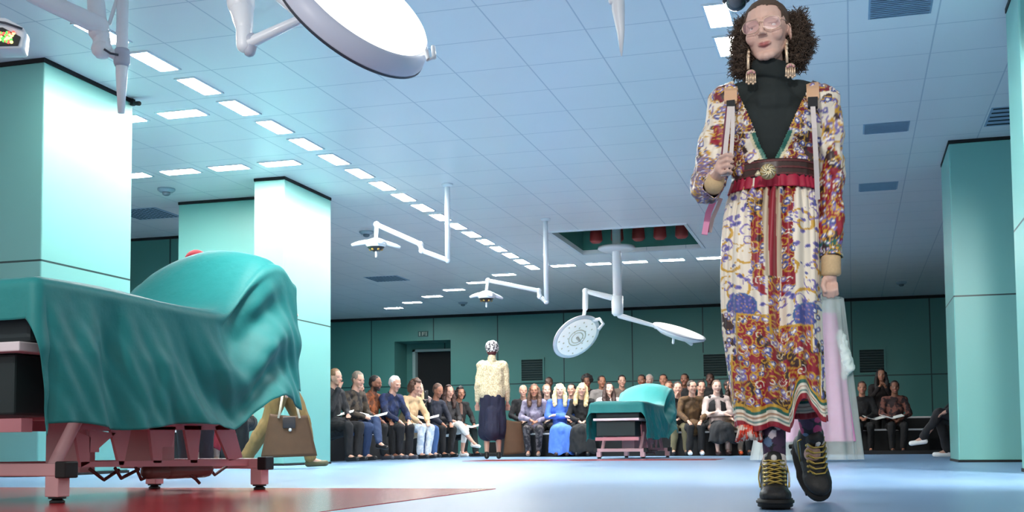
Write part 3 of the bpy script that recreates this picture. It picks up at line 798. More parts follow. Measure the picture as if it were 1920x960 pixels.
def head_colour(V, Minv, base, lips=(186, 104, 100), brow=(120, 92, 72), shadow=True):
    """skin colour at head-local positions"""
    h = V @ Minv[:3,:3].T + Minv[:3,3]
    c = np.tile(base, (len(V), 1))
    near = (np.abs(h[:,0]) < .09) & (h[:,1] < .02) & (np.abs(h[:,2]) < .13)
    def blend(wt, col): 
        w = (wt*near)[:, None]; return c*(1-w)+col*w
    ax = np.abs(h[:,0])
    w = np.exp(-((ax-.0)/.019)**4-((h[:,2]+.0555+.004*np.cos(h[:,0]*120))/.0072)**4)*(h[:,1] < -.06); c = blend(w, Cc(*lips))
    w = np.exp(-((h[:,2]+.0548)/.0014)**2-((ax)/.019)**4)*(h[:,1] < -.06)*.6; c = blend(w, Cc(110, 50, 50))
    w = .75*np.exp(-((ax-.030)/.0165)**4-((h[:,2]-.0275-.08*(ax-.02))/.0042)**2)*(h[:,1] < -.05); c = blend(w, Cc(*brow))
    w = .15*np.exp(-((ax-.045)/.018)**2-((h[:,2]+.024)/.018)**2)*(h[:,1] < -.02); c = blend(w, Cc(220, 140, 130))
    w = .7*np.exp(-((ax-.031)/.013)**4-((h[:,2]-.0088)/.0022)**2)*(h[:,1] < -.05); c = blend(w, Cc(70, 46, 40))
    w = .45*np.exp(-((ax-.007)/.0035)**2-((h[:,2]+.0325)/.0028)**2)*(h[:,1] < -.085); c = blend(w, Cc(96, 52, 46))
    return c
HP = FG(1438.5, 64, -.01)
HM = rotM(.03, -.085, -.20, HP, 1.12)
HMi = np.linalg.inv(HM)
q = Bag(); st = head_pieces(q); q.xf(HM, st)
nb = FG(1447, 165, .03)
q.cap(HP+np.array([.006, .02, -.06]), .046, nb, .054, 16)
# trunk and legs under the clothes
chest = FG(1447, 240, .03); pel = FG(1447, 430, .03)
q.sph(chest, (.145, .09, .17), 20).sph(FG(1447, 340, .03), (.12, .08, .14), 20).sph(pel, (.155, .1, .12), 20)
SHL, SHR = FG(1366, 192, .03), FG(1534, 190, .03)
q.cap(FG(1400, 178, .03), .05, SHL, .05).cap(FG(1495, 178, .03), .05, SHR, .05)
ELL = FG(1322, 352, -.02); WRL = FG(1350, 322, -.17)
ELR = FG(1557, 350, .05); WRR = FG(1557, 512, -.01)
q.chain([(SHL, .048), (ELL, .036), (WRL, .024)]).chain([(SHR, .048), (ELR, .036), (WRR, .024)])
# image-left hand closed round the strap
hl = FG(1358, 314, -.19)
def V3(f, px, py, dy): return f(px, py, dy)
q.cap(WRL, .024, FG(1352, 316, -.185), .026, 12)
q.sph(FG(1354, 310, -.19), (.024, .020, .036), 14, (0, .35, 0))
fy = [292, 302, 312, 322]
for k, y in enumerate(fy):
    a = FG(1351+k*1.0, y+3, -.205); b_ = FG(1363+k*.5, y-2, -.232); c_ = FG(1374-k*.8, y+1, -.222); d_ = FG(1372-k, y+4, -.200)
    r = .0074 if k < 3 else .0066
    q.chain([(a, r*1.1), (b_, r), (c_, r*.92), (d_, r*.85)], 10)
q.chain([(FG(1352, 322, -.20), .011), (FG(1362, 303, -.215), .0095), (FG(1370, 290, -.21), .0085)], 10)
# image-right hand hanging, fingers curled
q.cap(WRR, .024, FG(1556, 520, -.01), .024, 12)
q.sph(FG(1556, 525, -.01), (.025, .016, .028), 14)
for k, x in enumerate((1544, 1552, 1560, 1567.5)):
    L = [2, 5, 4, 0][k]
    q.chain([(FG(x, 532, -.015), .0078), (FG(x+1, 543+L*.6, -.04), .0074), (FG(x+2, 552+L, -.03), .0068), (FG(x+3, 550+L, -.01), .006)], 10)
q.chain([(FG(1546, 524, -.02), .0105), (FG(1543, 536, -.04), .009), (FG(1547, 546, -.045), .0078)], 10)
# legs
HIL, HIR = FG(1420, 440, .03), FG(1480, 440, .03)
KNL, KNR = FG(1445, 650, .0), FG(1492, 660, .05)
ANL, ANR = FG(1453, 872, -.02), FG(1522, 812, .33)
q.chain([(HIL, .075), (KNL, .042), (ANL, .030)]).chain([(HIR, .075), (KNR, .042), (ANR, .030)])
q.cap(ANL, .030, FG(1452, 925, -.06), .030).cap(ANR, .030, ANR+np.array([0, .0, -.08]), .035)
me = remesh(q, .0034, 2); V = getv(me)
paint(me, head_colour(V, HMi, skin_c))
body = link('body', me, skin_m, main)
# eyes and glasses
eye_m = mat('eye white', (226, 220, 214), .2); iris_m = mat('iris', (70, 60, 54), .2)
for s_ in (-1, 1):
    q = Bag().sph((s_*.031, -.0625, .0035), .0125, 16); q.xf(HM); e = q.put('eye', eye_m, main)
    q = Bag().sph((s_*.031-.002, -.0715, .005), (.0052, .0042, .0052), 12); q.xf(HM); q.put('iris', iris_m, e)
lens_tint = mat('pink tinted lens', (226, 178, 184), .1, alpha=.26); wire_m = mat('thin gold wire', (196, 170, 150), .3, metal=.7)
gl = bpy.data.objects.new('glasses', None); COL.objects.link(gl); gl.parent = main
for s_ in (-1, 1):
    cx_ = s_*.034
    ring = []
    for k in range(28):
        a = 2*math.pi*k/28; ring.append((cx_+.0285*math.copysign(abs(math.cos(a))**.8, math.cos(a)), -.097+abs(cx_+.0285*math.cos(a))*.16, .004+.022*math.copysign(abs(math.sin(a))**.85, math.sin(a))))
    q = Bag().add(ring, [tuple(range(28))]); q.xf(HM); lo = q.put('lens', lens_tint, gl, False); lo['label'] = 'translucent pink lens'
    q = Bag().tube(ring+[ring[0]], .0011, 6); q.xf(HM); q.put('rim', wire_m, gl)
    q = Bag().tube([(s_*.062, -.088, .010), (s_*.074, -.06, .010), (s_*.078, .01, .004)], .0014, 6); q.xf(HM); q.put('temple_arm', wire_m, gl)
q = Bag().tube([(-.007, -.096, .010), (0, -.0985, .013), (.007, -.096, .010)], .0012, 6); q.xf(HM); q.put('bridge', wire_m, gl)
# hair: smooth on the crown, two frizzy puffs at the sides
hair_m = mat('frizzy brown hair', (82, 66, 54), .8, var=.3, scale=60, attr=False)
q = Bag().sph((0, .018, .038), (.0765, .0925, .0835), 28).sph((0, .05, .0), (.07, .062, .08), 22); q.xf(HM)
me = remesh(q, .006, 2)
def keep_hair(c):
    h = c @ HMi[:3,:3].T + HMi[:3,3]
    return (h[:,1] > -.040+.0*h[:,0]-.55*np.maximum(0, h[:,2]-.078)*0+np.where(h[:,2] > .075, -.02, 0)) | (h[:,2] > .104-.0*h[:,1])
keep(me, keep_hair); v = getv(me); n = getn(me); v += n*((noise3(v*[1,1,.3], 90, 2)-.5)*.006)[:, None]; setv(me, v)
hair = link('hair', me, hair_m, main)
def frizz(name, blobs, nst, seed, parent=main):
    R2 = np.random.RandomState(seed)
    q = Bag()
    for c, r in blobs: q.sph(c, r, 16)
    me = remesh(q, .006, 1); v = getv(me); n = getn(me)
    v += n*((noise3(v, 42, 3)-.45)*.040)[:, None]; setv(me, v)
    o = link(name, me, hair_m, parent)
    s_ = Bag(); idx = R2.randint(0, len(v), nst)
    for i in idx:
        p = v[i].copy(); d = n[i]*.7+R2.randn(3)*.35; d /= np.linalg.norm(d); L = .004+.007*R2.rand(); a1, a2 = R2.rand(2)*6.3
        pts = []
        u = np.cross(d, [.3, .5, .8]); u /= np.linalg.norm(u); w = np.cross(d, u); rr_ = .003+.003*R2.rand()
        for k in range(7):
            pts.append(p+d*(k*L*.62)+rr_*(u*math.cos(a1+k*1.25)+w*math.sin(a1+k*1.25))); 
        s_.tube(pts, [.0012]*6+[.0006], 3)
    s_.put('curls', hair_m, o)
    return o
frizz('hair_puff', [(FG(1394, 62, .03), (.026, .045, .042)), (FG(1392, 98, .03), (.030, .05, .055)), (FG(1396, 128, .03), (.026, .04, .035))], 1500, 1)
frizz('hair_puff', [(FG(1493, 42, .04), (.026, .045, .034)), (FG(1497, 78, .04), (.033, .055, .055)), (FG(1492, 106, .04), (.034, .045, .042))], 1700, 2)
# ---- black turtleneck
black_k = mat('black ribbed knit', (30, 38, 38), .85, var=.15, scale=80)
q = Bag().cap(FG(1444, 122, .015), .066, FG(1448, 172, .03), .076, 24).cap(FG(1440, 128, .0), .064, FG(1447, 142, .015), .070, 24)
q.sph(FG(1449, 250, .02), (.155, .105, .185), 24).cap(FG(1400, 182, .03), .062, FG(1372, 190, .03), .060).cap(FG(1495, 180, .03), .062, FG(1530, 188, .03), .060)
q.cap(FG(1448, 172, .03), .075, FG(1449, 200, .02), .11)
q.sph(FG(1415, 232, -.04), (.058, .042, .07)).sph(FG(1482, 232, -.04), (.058, .042, .07))
me = remesh(q, .006, 4)
hc = FG(1441, 60, 0)
me = keep(me, lambda c: (c[:,2] < FG(1444, 118, 0)[2]+.12*(c[:,0]-FG(1444,118,0)[0])*-1+.03*0) & (c[:,2] > FG(1447, 330, 0)[2]))
v = getv(me); zf = FG(1447, 151, 0)[2]
v += getn(me)*(-.007*np.exp(-((v[:,2]-(zf-.2*(v[:,0])))/.006)**2)*(np.abs(v[:,0]) < .09))[:, None]; setv(me, v)
turt = link('turtleneck', me, black_k, main)
# ---------------------------------------------------------------- the printed silk
P_CREAM, P_GOLD, P_RED, P_BLUE, P_LILAC, P_DARK, P_WHITE, P_GREEN = Cc(238, 226, 206), Cc(206, 158, 52), Cc(150, 24, 44), Cc(74, 84, 150), Cc(128, 112, 178), Cc(62, 40, 40), Cc(244, 240, 236), Cc(44, 106, 92)
silk_m = mat('printed silk', (238, 226, 206), .42, attr=True, bump=.0, sheen=.1)
def spirals(U, V_, cen, pitch, rmax, width=.42, seed=0):
    """scroll bands: nearest centre's spiral arm"""
    D = np.full(len(U), 9e9); out = np.zeros(len(U))
    for k, (cx_, cy_) in enumerate(cen):
        dx, dy_ = U-cx_, V_-cy_; r = np.hypot(dx, dy_); th = np.arctan2(dy_, dx)*(1 if k % 2 else -1)
        m_ = r < D; D = np.where(m_, r, D)
        w = np.abs(((r/pitch-th/(2*math.pi)+.37*k) % 1.0)-.5) < width/2
        out = np.where(m_, w & (r < rmax*(.7+.5*((k*37) % 10)/10)), out)
    return out.astype(bool)
def cells(U, V_, sc, seed):
    R3 = np.random.RandomState(seed); J = R3.rand(64, 64, 3)
    x, y = U*sc, V_*sc; ix, iy = np.floor(x).astype(int), np.floor(y).astype(int)
    best = np.full(len(U), 9e9); idv = np.zeros(len(U))
    for dx in (-1,0,1):
        for dy_ in (-1,0,1):
            a, b_ = ix+dx, iy+dy_; j = J[a % 64, b_ % 64]
            d = np.hypot(a+j[:,0]-x, b_+j[:,1]-y); m_ = d < best; best = np.where(m_, d, best); idv = np.where(m_, j[:,2], idv)
    return best, idv
def scatter(x0, x1, y0, y1, n, seed):
    R3 = np.random.RandomState(seed); pts = []
    while len(pts) < n:
        p = (x0+(x1-x0)*R3.rand(), y0+(y1-y0)*R3.rand())
        if all(math.hypot(p[0]-a, p[1]-b_) > .75*math.sqrt((x1-x0)*(y1-y0)/n) for a, b_ in pts[-60:]) or R3.rand() < .02: pts.append(p)
    return pts
def rich(U, V_, seed, base=P_RED, sc=1.0):
    """dense baroque filling: red ground, gold scrolls, blue flowers, dark accents (units: millimetres/2)"""
    c = np.tile(base, (len(U), 1))
    P3 = np.stack([U*.05, V_*.05, np.full(len(U), seed*3.1)], 1); n1 = noise3(P3, 1.1/sc, 2)
    Uw, Vw = U+8*(noise3(P3+5, 1.3, 2)-.5), V_+8*(noise3(P3+9, 1.3, 2)-.5)
    c[n1 > .60] = P_DARK
    d, i_ = cells(Uw, Vw, .085/sc, seed+1); fl = (d < .46) & (i_ > .35); c[fl] = np.where((i_[fl] > .7)[:, None], P_BLUE, P_LILAC); c[(d < .16) & (i_ > .35)] = P_WHITE
    c[(d > .38) & (d < .46) & (i_ > .35)] = P_GOLD
    s1 = spirals(Uw, Vw, scatter(-130, 130, -30, 520, int(420/sc), seed), 7*sc, 10*sc, .25); c[s1] = P_GOLD
    s2 = spirals(Uw+11, Vw+7, scatter(-130, 130, -30, 520, int(240/sc), seed+5), 6*sc, 7*sc, .22); c[s2] = P_CREAM
    return c
def airy(U, V_, seed):
    """cream ground with lilac sprigs and large gold scrolls"""
    c = np.tile(P_CREAM, (len(U), 1))
    P3 = np.stack([U*.05, V_*.05, np.full(len(U), seed*2.1)], 1)
    Uw, Vw = U+14*(noise3(P3+3, 1.0, 2)-.5), V_+14*(noise3(P3+8, 1.0, 2)-.5)
    s1 = spirals(Uw, Vw, scatter(-140, 140, -30, 520, 36, seed), 24, 32, .20); c[s1] = P_GOLD
    s2 = spirals(Uw+20, Vw-9, scatter(-140, 140, -30, 520, 110, seed+2), 12, 14, .24); c[s2] = P_LILAC
    d, i_ = cells(Uw, Vw, .06, seed+4); c[(d < .30) & (i_ > .62)] = P_LILAC; c[(d < .17) & (i_ > .45)] = P_BLUE; c[(d < .12) & (i_ < .3)] = P_GOLD
    return c
def to_uv(v):       # local metres -> pattern units (about 2 mm) with the waist at v = 0 growing downwards
    return (v[:,0]-FG(1447, 400, 0)[0])*518, (FG(1447, 340, 0)[2]-v[:,2])*518
def dress_colour(v, hem=None, hz=None):
    U, V_ = to_uv(v)
    c = airy(U, V_, 4); r_ = rich(U, V_, 9, sc=1.3)
    aU = np.abs(U)
    P3 = np.stack([U*.03, V_*.03, np.zeros(len(U))], 1); wob = 14*(noise3(P3, 1.2, 2)-.5)
    # printed columns beside the centre band
    col = (aU > 14) & (aU < 44+wob-.04*V_) & (V_ > 18) & (V_ < 235-.7*aU+wob); c[col] = r_[col]
    # centre band
    cb_ = (aU < 16+wob*.2) & (V_ < 190); c[cb_] = Cc(196, 178, 150)
    cb_ = (aU < 7) & (V_ < 215); c[cb_] = P_RED
    cb_ = (aU < 15-.02*V_) & (V_ > 190) & (V_ < 300); c[cb_] = r_[cb_]
    # blue paisley lobes
    for cx_, cy_, rx_, ry_ in ((-58, 245, 26, 22), (62, 262, 26, 22)):
        e = ((U-cx_)/rx_)**2+((V_-cy_-wob)/ry_)**2; d, i_ = cells(U, V_, .14, 3)
        m_ = e < 1; c[m_] = P_BLUE; c[m_ & (d < .3)] = P_LILAC; c[m_ & (d < .13)] = P_GOLD; c[(e >= 1) & (e < 1.25)] = Cc(70, 110, 160)
    # red scarf panels
    top = np.where(U < 0, 262+.10*(U+40)+wob*.3, 284-.05*U+wob*.3); xl = np.where(V_ > 330, 78, 66)+wob*.2
    pan = (aU < xl) & (V_ > top) & ~((aU < 10) & (V_ < 300)); edge = (aU < xl+3) & (V_ > top-3.5) & ~pan & (aU > 6)
    c[edge] = P_GOLD; c[pan] = r_[pan]
    sidey = (aU >= xl+5) & (V_ > 250); sd = rich(U+300, V_, 21, P_CREAM); c[sidey] = sd[sidey]
    sb = (aU >= xl+5) & (aU < xl+9) & (V_ > 270) & (np.sin(V_*.3+U*.2) > 0); c[sb] = P_BLUE
    if hem is not None:      # border stripes measured upwards from the hem
        t = (v[:,2]-hem)*518
        for lo, hi, cc in ((0, 11, P_RED), (11, 15, P_CREAM), (15, 18, Cc(120, 150, 140)), (18, 22, P_CREAM), (22, 25, Cc(180, 140, 110)), (25, 30, P_CREAM), (30, 36, P_GREEN), (36, 42, P_GOLD)):
            m_ = (t >= lo) & (t < hi); c[m_] = cc
    return c
# skirt
rows = [(338, 1374, 1524), (352, 1372, 1527), (372, 1362, 1532), (400, 1356, 1535), (450, 1351, 1537), (500, 1349, 1538), (560, 1350, 1539), (620, 1353, 1540), (680, 1362, 1543), (740, 1372, 1547), (815, 1378, 1554)]
def skirt_row(py):
    for (a, l, r), (b_, l2, r2) in zip(rows, rows[1:]):
        if py <= b_: t = (py-a)/(b_-a); return l+(l2-l)*t, r+(r2-r)*t
    return rows[-1][1:]
NTH, NZ = 300, 250
def hem_py(th):     # th = 0 towards the viewer, positive to picture right
    x = math.sin(th); f = math.cos(th)
    if f > 0:
        h = 806+4*x if x < .18 else (800-45*sst(.18, .5, x)+34*sst(.55, .95, x))
        h += 5*math.sin(x*9)
        return h-14*sst(-.75, -.98, x)*0
    return 780+6*math.sin(3*th)
vv = []; hems = []
for j in range(NZ):
    for i in range(NTH):
        th = -math.pi+2*math.pi*i/NTH; hp = hem_py(th); py = 336+(hp-336)*j/(NZ-1)
        l, r = skirt_row(py); c = (l+r)/2; w = (r-l)/2
        t = (py-336)/460.0
        A = FG(c, py, 0); B = FG(c+w, py, 0); rx = B[0]-A[0]; ry = rx*(.80-.1*t)
        # pleats from the gathered waist, long soft folds further down
        g = (.010*math.exp(-t*3)*math.sin(th*34+2*math.sin(th*5))+.010*min(1, t*3)*math.sin(th*11+1.3+1.6*math.sin(t*3))+.008*t*math.sin(th*19+4*t)+.022*t*math.exp(-((th-.25)/.16)**2)*-1.0)
        g2 = g*(1-.35*abs(math.sin(th)))
        x = A[0]+(rx+g2*.4)*math.sin(th); y = .03-(ry+g2*1.6)*math.cos(th)-.035*t*math.exp(-((math.sin(th)+.15)/.5)**2)
        vv.append((x, y, A[2])); 
        hems.append(FG(c, hp, 0)[2])
ff = [(j*NTH+i, j*NTH+(i+1) % NTH, (j+1)*NTH+(i+1) % NTH, (j+1)*NTH+i) for j in range(NZ-1) for i in range(NTH)]
me = bpy.data.meshes.new('skirt'); me.from_pydata(vv, [], ff); me.polygons.foreach_set('use_smooth', [True]*len(ff)); me.update()
va = np.array(vv); paint(me, dress_colour(va, np.array(hems)))
sk = link('skirt', me, silk_m, main); sk['label'] = 'long cream skirt with gold scrolls, red scarf print and striped hem'
sd = sk.modifiers.new('solid', 'SOLIDIFY'); sd.thickness = .003
# bodice with deep V
q = Bag().sph(FG(1449, 240, .02), (.182, .128, .17), 28).cap(FG(1405, 186, .03), .070, FG(1364, 196, .03), .068, 20).cap(FG(1495, 184, .03), .070, FG(1537, 194, .03), .068, 20)
q.sph(FG(1449, 312, .02), (.150, .110, .12), 24).sph(FG(1412, 234, -.045), (.068, .056, .085)).sph(FG(1486, 234, -.045), (.068, .056, .085))
me = remesh(q, .0042, 5)
vl, vr, vb, nk = FG(1383, 165, -.1), FG(1517, 160, -.1), FG(1445, 302, -.15), FG(1447, 150, 0)
def keepV(c):
    z = c[:,2]; t = np.clip((z-vb[2])/(vl[2]-vb[2]), 0, 2)
    xl = vb[0]+(vl[0]-vb[0])*t**.9; xr = vb[0]+(vr[0]-vb[0])*t**.9
    inV = (z > vb[2]) & (c[:,0] > xl) & (c[:,0] < xr) & (c[:,1] < .06)
    neck = ((c[:,0]-nk[0])**2+(c[:,1]-.03)**2 < .088**2) & (z > nk[2]-.12)
    return ~inV & ~neck & (z > FG(1447, 342, 0)[2])
keep(me, keepV); v = getv(me)
n = getn(me); v += n*((noise3(v*[1,1,.45], 26, 3)-.42)*.024)[:, None]; setv(me, v)
U, V_ = to_uv(v); c = rich(U, V_+300, 31, Cc(120, 30, 50), 1.15); ai = rich(U+90, V_+310, 41, P_CREAM, 1.2)
m_ = noise3(np.stack([U*.02, V_*.02, U*0], 1), 1.4, 2)+.12*(np.abs(U) > 62) > .60; c[m_] = ai[m_]
t = np.clip((v[:,2]-vb[2])/(vl[2]-vb[2]), 0, 2); dV = np.minimum(np.abs(v[:,0]-(vb[0]+(vl[0]-vb[0])*t**.9)), np.abs(v[:,0]-(vb[0]+(vr[0]-vb[0])*t**.9)))
e = (dV < .026) & (v[:,2] > vb[2]-.03) & (t < .42) & (v[:,1] < 0); c[e] = Cc(216, 206, 170); e = (dV < .016) & e; c[e] = P_GREEN
paint(me, c); bo = link('bodice', me, silk_m, main); sd = bo.modifiers.new('solid', 'SOLIDIFY'); sd.thickness = .003; sd.offset = 1
# sleeves
def sleeve(pts, seed, nseg=90, na=56, pleat=.008, colf=None):
    P = [np.array(p[0]) for p in pts]; R_ = [p[1] for p in pts]; L = [0]
    for a, b_ in zip(P, P[1:]): L.append(L[-1]+np.linalg.norm(b_-a))
    def at(t):
        s_ = t*L[-1]
        for k in range(len(P)-1):
            if s_ <= L[k+1] or k == len(P)-2:
                u = (s_-L[k])/(L[k+1]-L[k]); 
                p0, p1_, p2_, p3_ = P[max(k-1,0)], P[k], P[k+1], P[min(k+2, len(P)-1)]
                pt = .5*((2*p1_)+(-p0+p2_)*u+(2*p0-5*p1_+4*p2_-p3_)*u*u+(-p0+3*p1_-3*p2_+p3_)*u**3)
                return pt, R_[k]+(R_[k+1]-R_[k])*u
    v = []; uvs = []
    up = np.array([0, -1.0, 0])
    for j in range(nseg):
        t = j/(nseg-1); p, r = at(t); p2, _ = at(min(1, t+.01)); p1_, _ = at(max(0, t-.01)); d = p2-p1_; d /= np.linalg.norm(d)
        u = up-d*np.dot(up, d); u /= np.linalg.norm(u); up = u; w = np.cross(d, u)
        for i in range(na):
            a = 2*math.pi*i/na; v.append(p+(u*math.cos(a)+w*math.sin(a))*r); uvs.append((a*r*518 if a < math.pi else (a-2*math.pi)*r*518, t*L[-1]*518))
    v = np.array(v); f = [(j*na+i, j*na+(i+1) % na, (j+1)*na+(i+1) % na, (j+1)*na+i) for j in range(nseg-1) for i in range(na)]
    me = bpy.data.meshes.new('sleeve'); me.from_pydata(v.tolist(), [], f); me.polygons.foreach_set('use_smooth', [True]*len(f)); me.update()
    n = getn(me); v += n*((noise3(v*[1.6,1,.7]+seed, 24, 3)-.5)*pleat*5)[:, None]; setv(me, v)
    uv = np.array(uvs); c = colf(uv[:,0], uv[:,1], v); paint(me, c)
    o = link('sleeve', me, silk_m, main); sd = o.modifiers.new('solid', 'SOLIDIFY'); sd.thickness = .003
    return o
def colL(U, V_, v):
    c = rich(U, V_, 51, P_CREAM, 1.25); b_ = rich(U, V_+40, 52, P_GOLD, 1.1); m_ = V_ < 45; c[m_] = airy(U, V_, 12)[m_]
    m_ = (V_ > 85) & (V_ < 125) & (U > -40) & (U < 14); c[m_] = P_RED; d, i_ = cells(U, V_, .12, 5); c[m_ & (d < .3)] = P_GOLD; c[m_ & (d < .14)] = P_DARK
    m_ = (V_ > 150); k = rich(U, V_, 54, Cc(120, 100, 130), .8); c[m_] = k[m_]
    return c
def colR(U, V_, v):
    c = airy(U*1.2, V_, 61); k = rich(U, V_, 62, P_RED, 1.2); z = FG(1560, 300, 0)[2]
    m_ = (v[:,2] < z+.06*np.sin(v[:,0]*60)); c[m_] = k[m_]
    k = rich(U, V_, 63, P_GOLD, 1.2); m_ = noise3(np.stack([U*.03, V_*.03, U*0], 1), 1.2, 2) > .55; c[m_ & (v[:,2] > z)] = k[m_ & (v[:,2] > z)]
    k = rich(U, V_, 64, P_GREEN, .8); m_ = v[:,2] < FG(1560, 452, 0)[2]; c[m_] = k[m_]
    return c
sleeve([(FG(1385, 190, .03), .060), (FG(1362, 196, .03), .066), (FG(1352, 240, .02), .064), (FG(1340, 290, .0), .066), (FG(1328, 335, -.02), .062), (FG(1326, 352, -.06), .052), (FG(1336, 348, -.11), .038)], 1.0, colf=colL)
sleeve([(FG(1515, 190, .03), .060), (FG(1540, 196, .03), .066), (FG(1551, 250, .03), .056), (FG(1556, 320, .04), .050), (FG(1557, 400, .03), .046), (FG(1558, 482, .0), .038)], 7.0, colf=colR)
cuff_m = mat('beige ribbed cuff', (206, 176, 134), .8, var=.15, scale=120)
Bag().tube([FG(1336, 350, -.095), FG(1339, 345, -.125), FG(1343, 335, -.15)], [.034, .035, .031], 24).put('cuff', cuff_m, main)
Bag().tube([FG(1558, 480, .0), FG(1558, 484, .0), FG(1558.5, 514, -.01), FG(1558.5, 518, -.01)], [.034, .035, .035, .028], 24).put('cuff', cuff_m, main)
# ruffle and belt
def ring(name, py0, py1, amp, k, m_, grow=0.0, parent=main, n=160, dy=.03):
    def fn(u, w):
        th = 2*math.pi*u; py = py0+(py1-py0)*w; l, r = 1376-grow*w*4, 1526+grow*w*3; A = FG((l+r)/2, py, 0); rx = (r-l)/2/518
        g = amp*(.4+.6*w)*math.sin(th*k+2*math.sin(th*7)); return (A[0]+(rx+.004+g)*math.sin(th), dy-(rx*.80+.012+g)*math.cos(th), A[2])
    return grid(name, n, 10, fn, m_, parent, wrap=True, solid=.004)
ring('waist_ruffle', 338, 361, .006, 30, mat('crimson ruffle', (168, 20, 56), .6, var=.2, scale=40), 1.5)
leather_m = mat('dark brown leather', (58, 34, 30), .4, var=.3, scale=30)
belt = ring('belt', 309, 341, .0015, 9, leather_m, 0.0)
for y in (313, 325, 337):
    o = ring('belt_cord', y-2, y+2, .001, 60, mat('maroon cord', (92, 40, 40), .5), .4, belt); 
by_ = FG(1440, 322, -.155)
q = Bag().sph(by_, (.029, .012, .029), 20)
brass_m = mat('antique brass', (200, 176, 120), .35, metal=.6, var=.2, scale=50)
o = q.put('buckle', brass_m, belt)
q = Bag()
for k in range(10):
    a = k*.63; q.tube([by_+np.array([.026*math.cos(a), -.010, .026*math.sin(a)]), by_+np.array([.014*math.cos(a+.5), -.016, .014*math.sin(a+.5)]), by_+np.array([.004*math.cos(a+1), -.018, .004*math.sin(a+1)])], .0035, 6)
q.tube([by_+np.array([-.03, -.004, -.004]), by_+np.array([-.045, -.006, -.012])], [.012, .004], 8)
q.put('buckle_relief', mat('pale brass relief', (226, 214, 176), .35, metal=.4), belt)
# earrings
ear_m = mat('pale gold earring', (222, 196, 168), .35, metal=.4, var=.2, scale=60); pearl_m = mat('rose stones', (206, 150, 150), .3)
for (x0, y0, x1, y1, xf) in ((1404, 98, 1403, 130, 1408), (1475, 82, 1476, 118, 1482)):
    e = Bag().tube([FG(x0, y0-6, -.03), FG(x0-1, y0+6, -.045), FG(x1, y1, -.06)], [.004, .006, .005], 8)
    for k in range(4): e.sph(FG(x0+(x1-x0)*k/4, y0+(y1-y0)*k/4, -.05), .0062, 8)
    e.sph(FG(xf, y1+6, -.075), (.017, .010, .011), 12)
    eo = e.put('earring', ear_m, main)
    q = Bag()
    for k in range(5):
        xx = xf-8+4*k; q.tube([FG(xx, y1+8, -.08), FG(xx, y1+22+3*(k % 2), -.08)], [.0032, .0040], 6).sph(FG(xx, y1+24+3*(k % 2), -.08), .005, 8)
    q.put('tassel', ear_m, eo); Bag().sph(FG(xf, y1+4, -.088), .006, 8).sph(FG(xf+6, y1+6, -.086), .005, 8).sph(FG(xf-5, y1+7, -.086), .005, 8).put('stones', pearl_m, eo)
# tights
tig_m = mat('patterned tights', (150, 60, 90), .7, attr=True)
q = Bag().chain([(KNL, .058), (FG(1450, 800, -.03), .044), (ANL, .039)], 20); me = remesh(q, .004, 2); v = getv(me)
def tight_col(v, s_):
    d, i_ = cells(v[:,0]*518, v[:,2]*518, .07, s_); c = np.tile(Cc(64, 40, 66), (len(v), 1)); c[(i_ > .45)] = Cc(176, 60, 104); c[(i_ > .62)] = Cc(96, 120, 150); c[(i_ > .76)] = Cc(214, 196, 200); c[d > .62] = Cc(30, 28, 36); return c
paint(me, tight_col(v, 3)); link('tights_leg', me, tig_m, main)
q = Bag().chain([(KNR, .057), (FG(1510, 740, .16), .048), (ANR, .040)], 20); me = remesh(q, .004, 2); v = getv(me); paint(me, tight_col(v, 8)); link('tights_leg', me, tig_m, main)
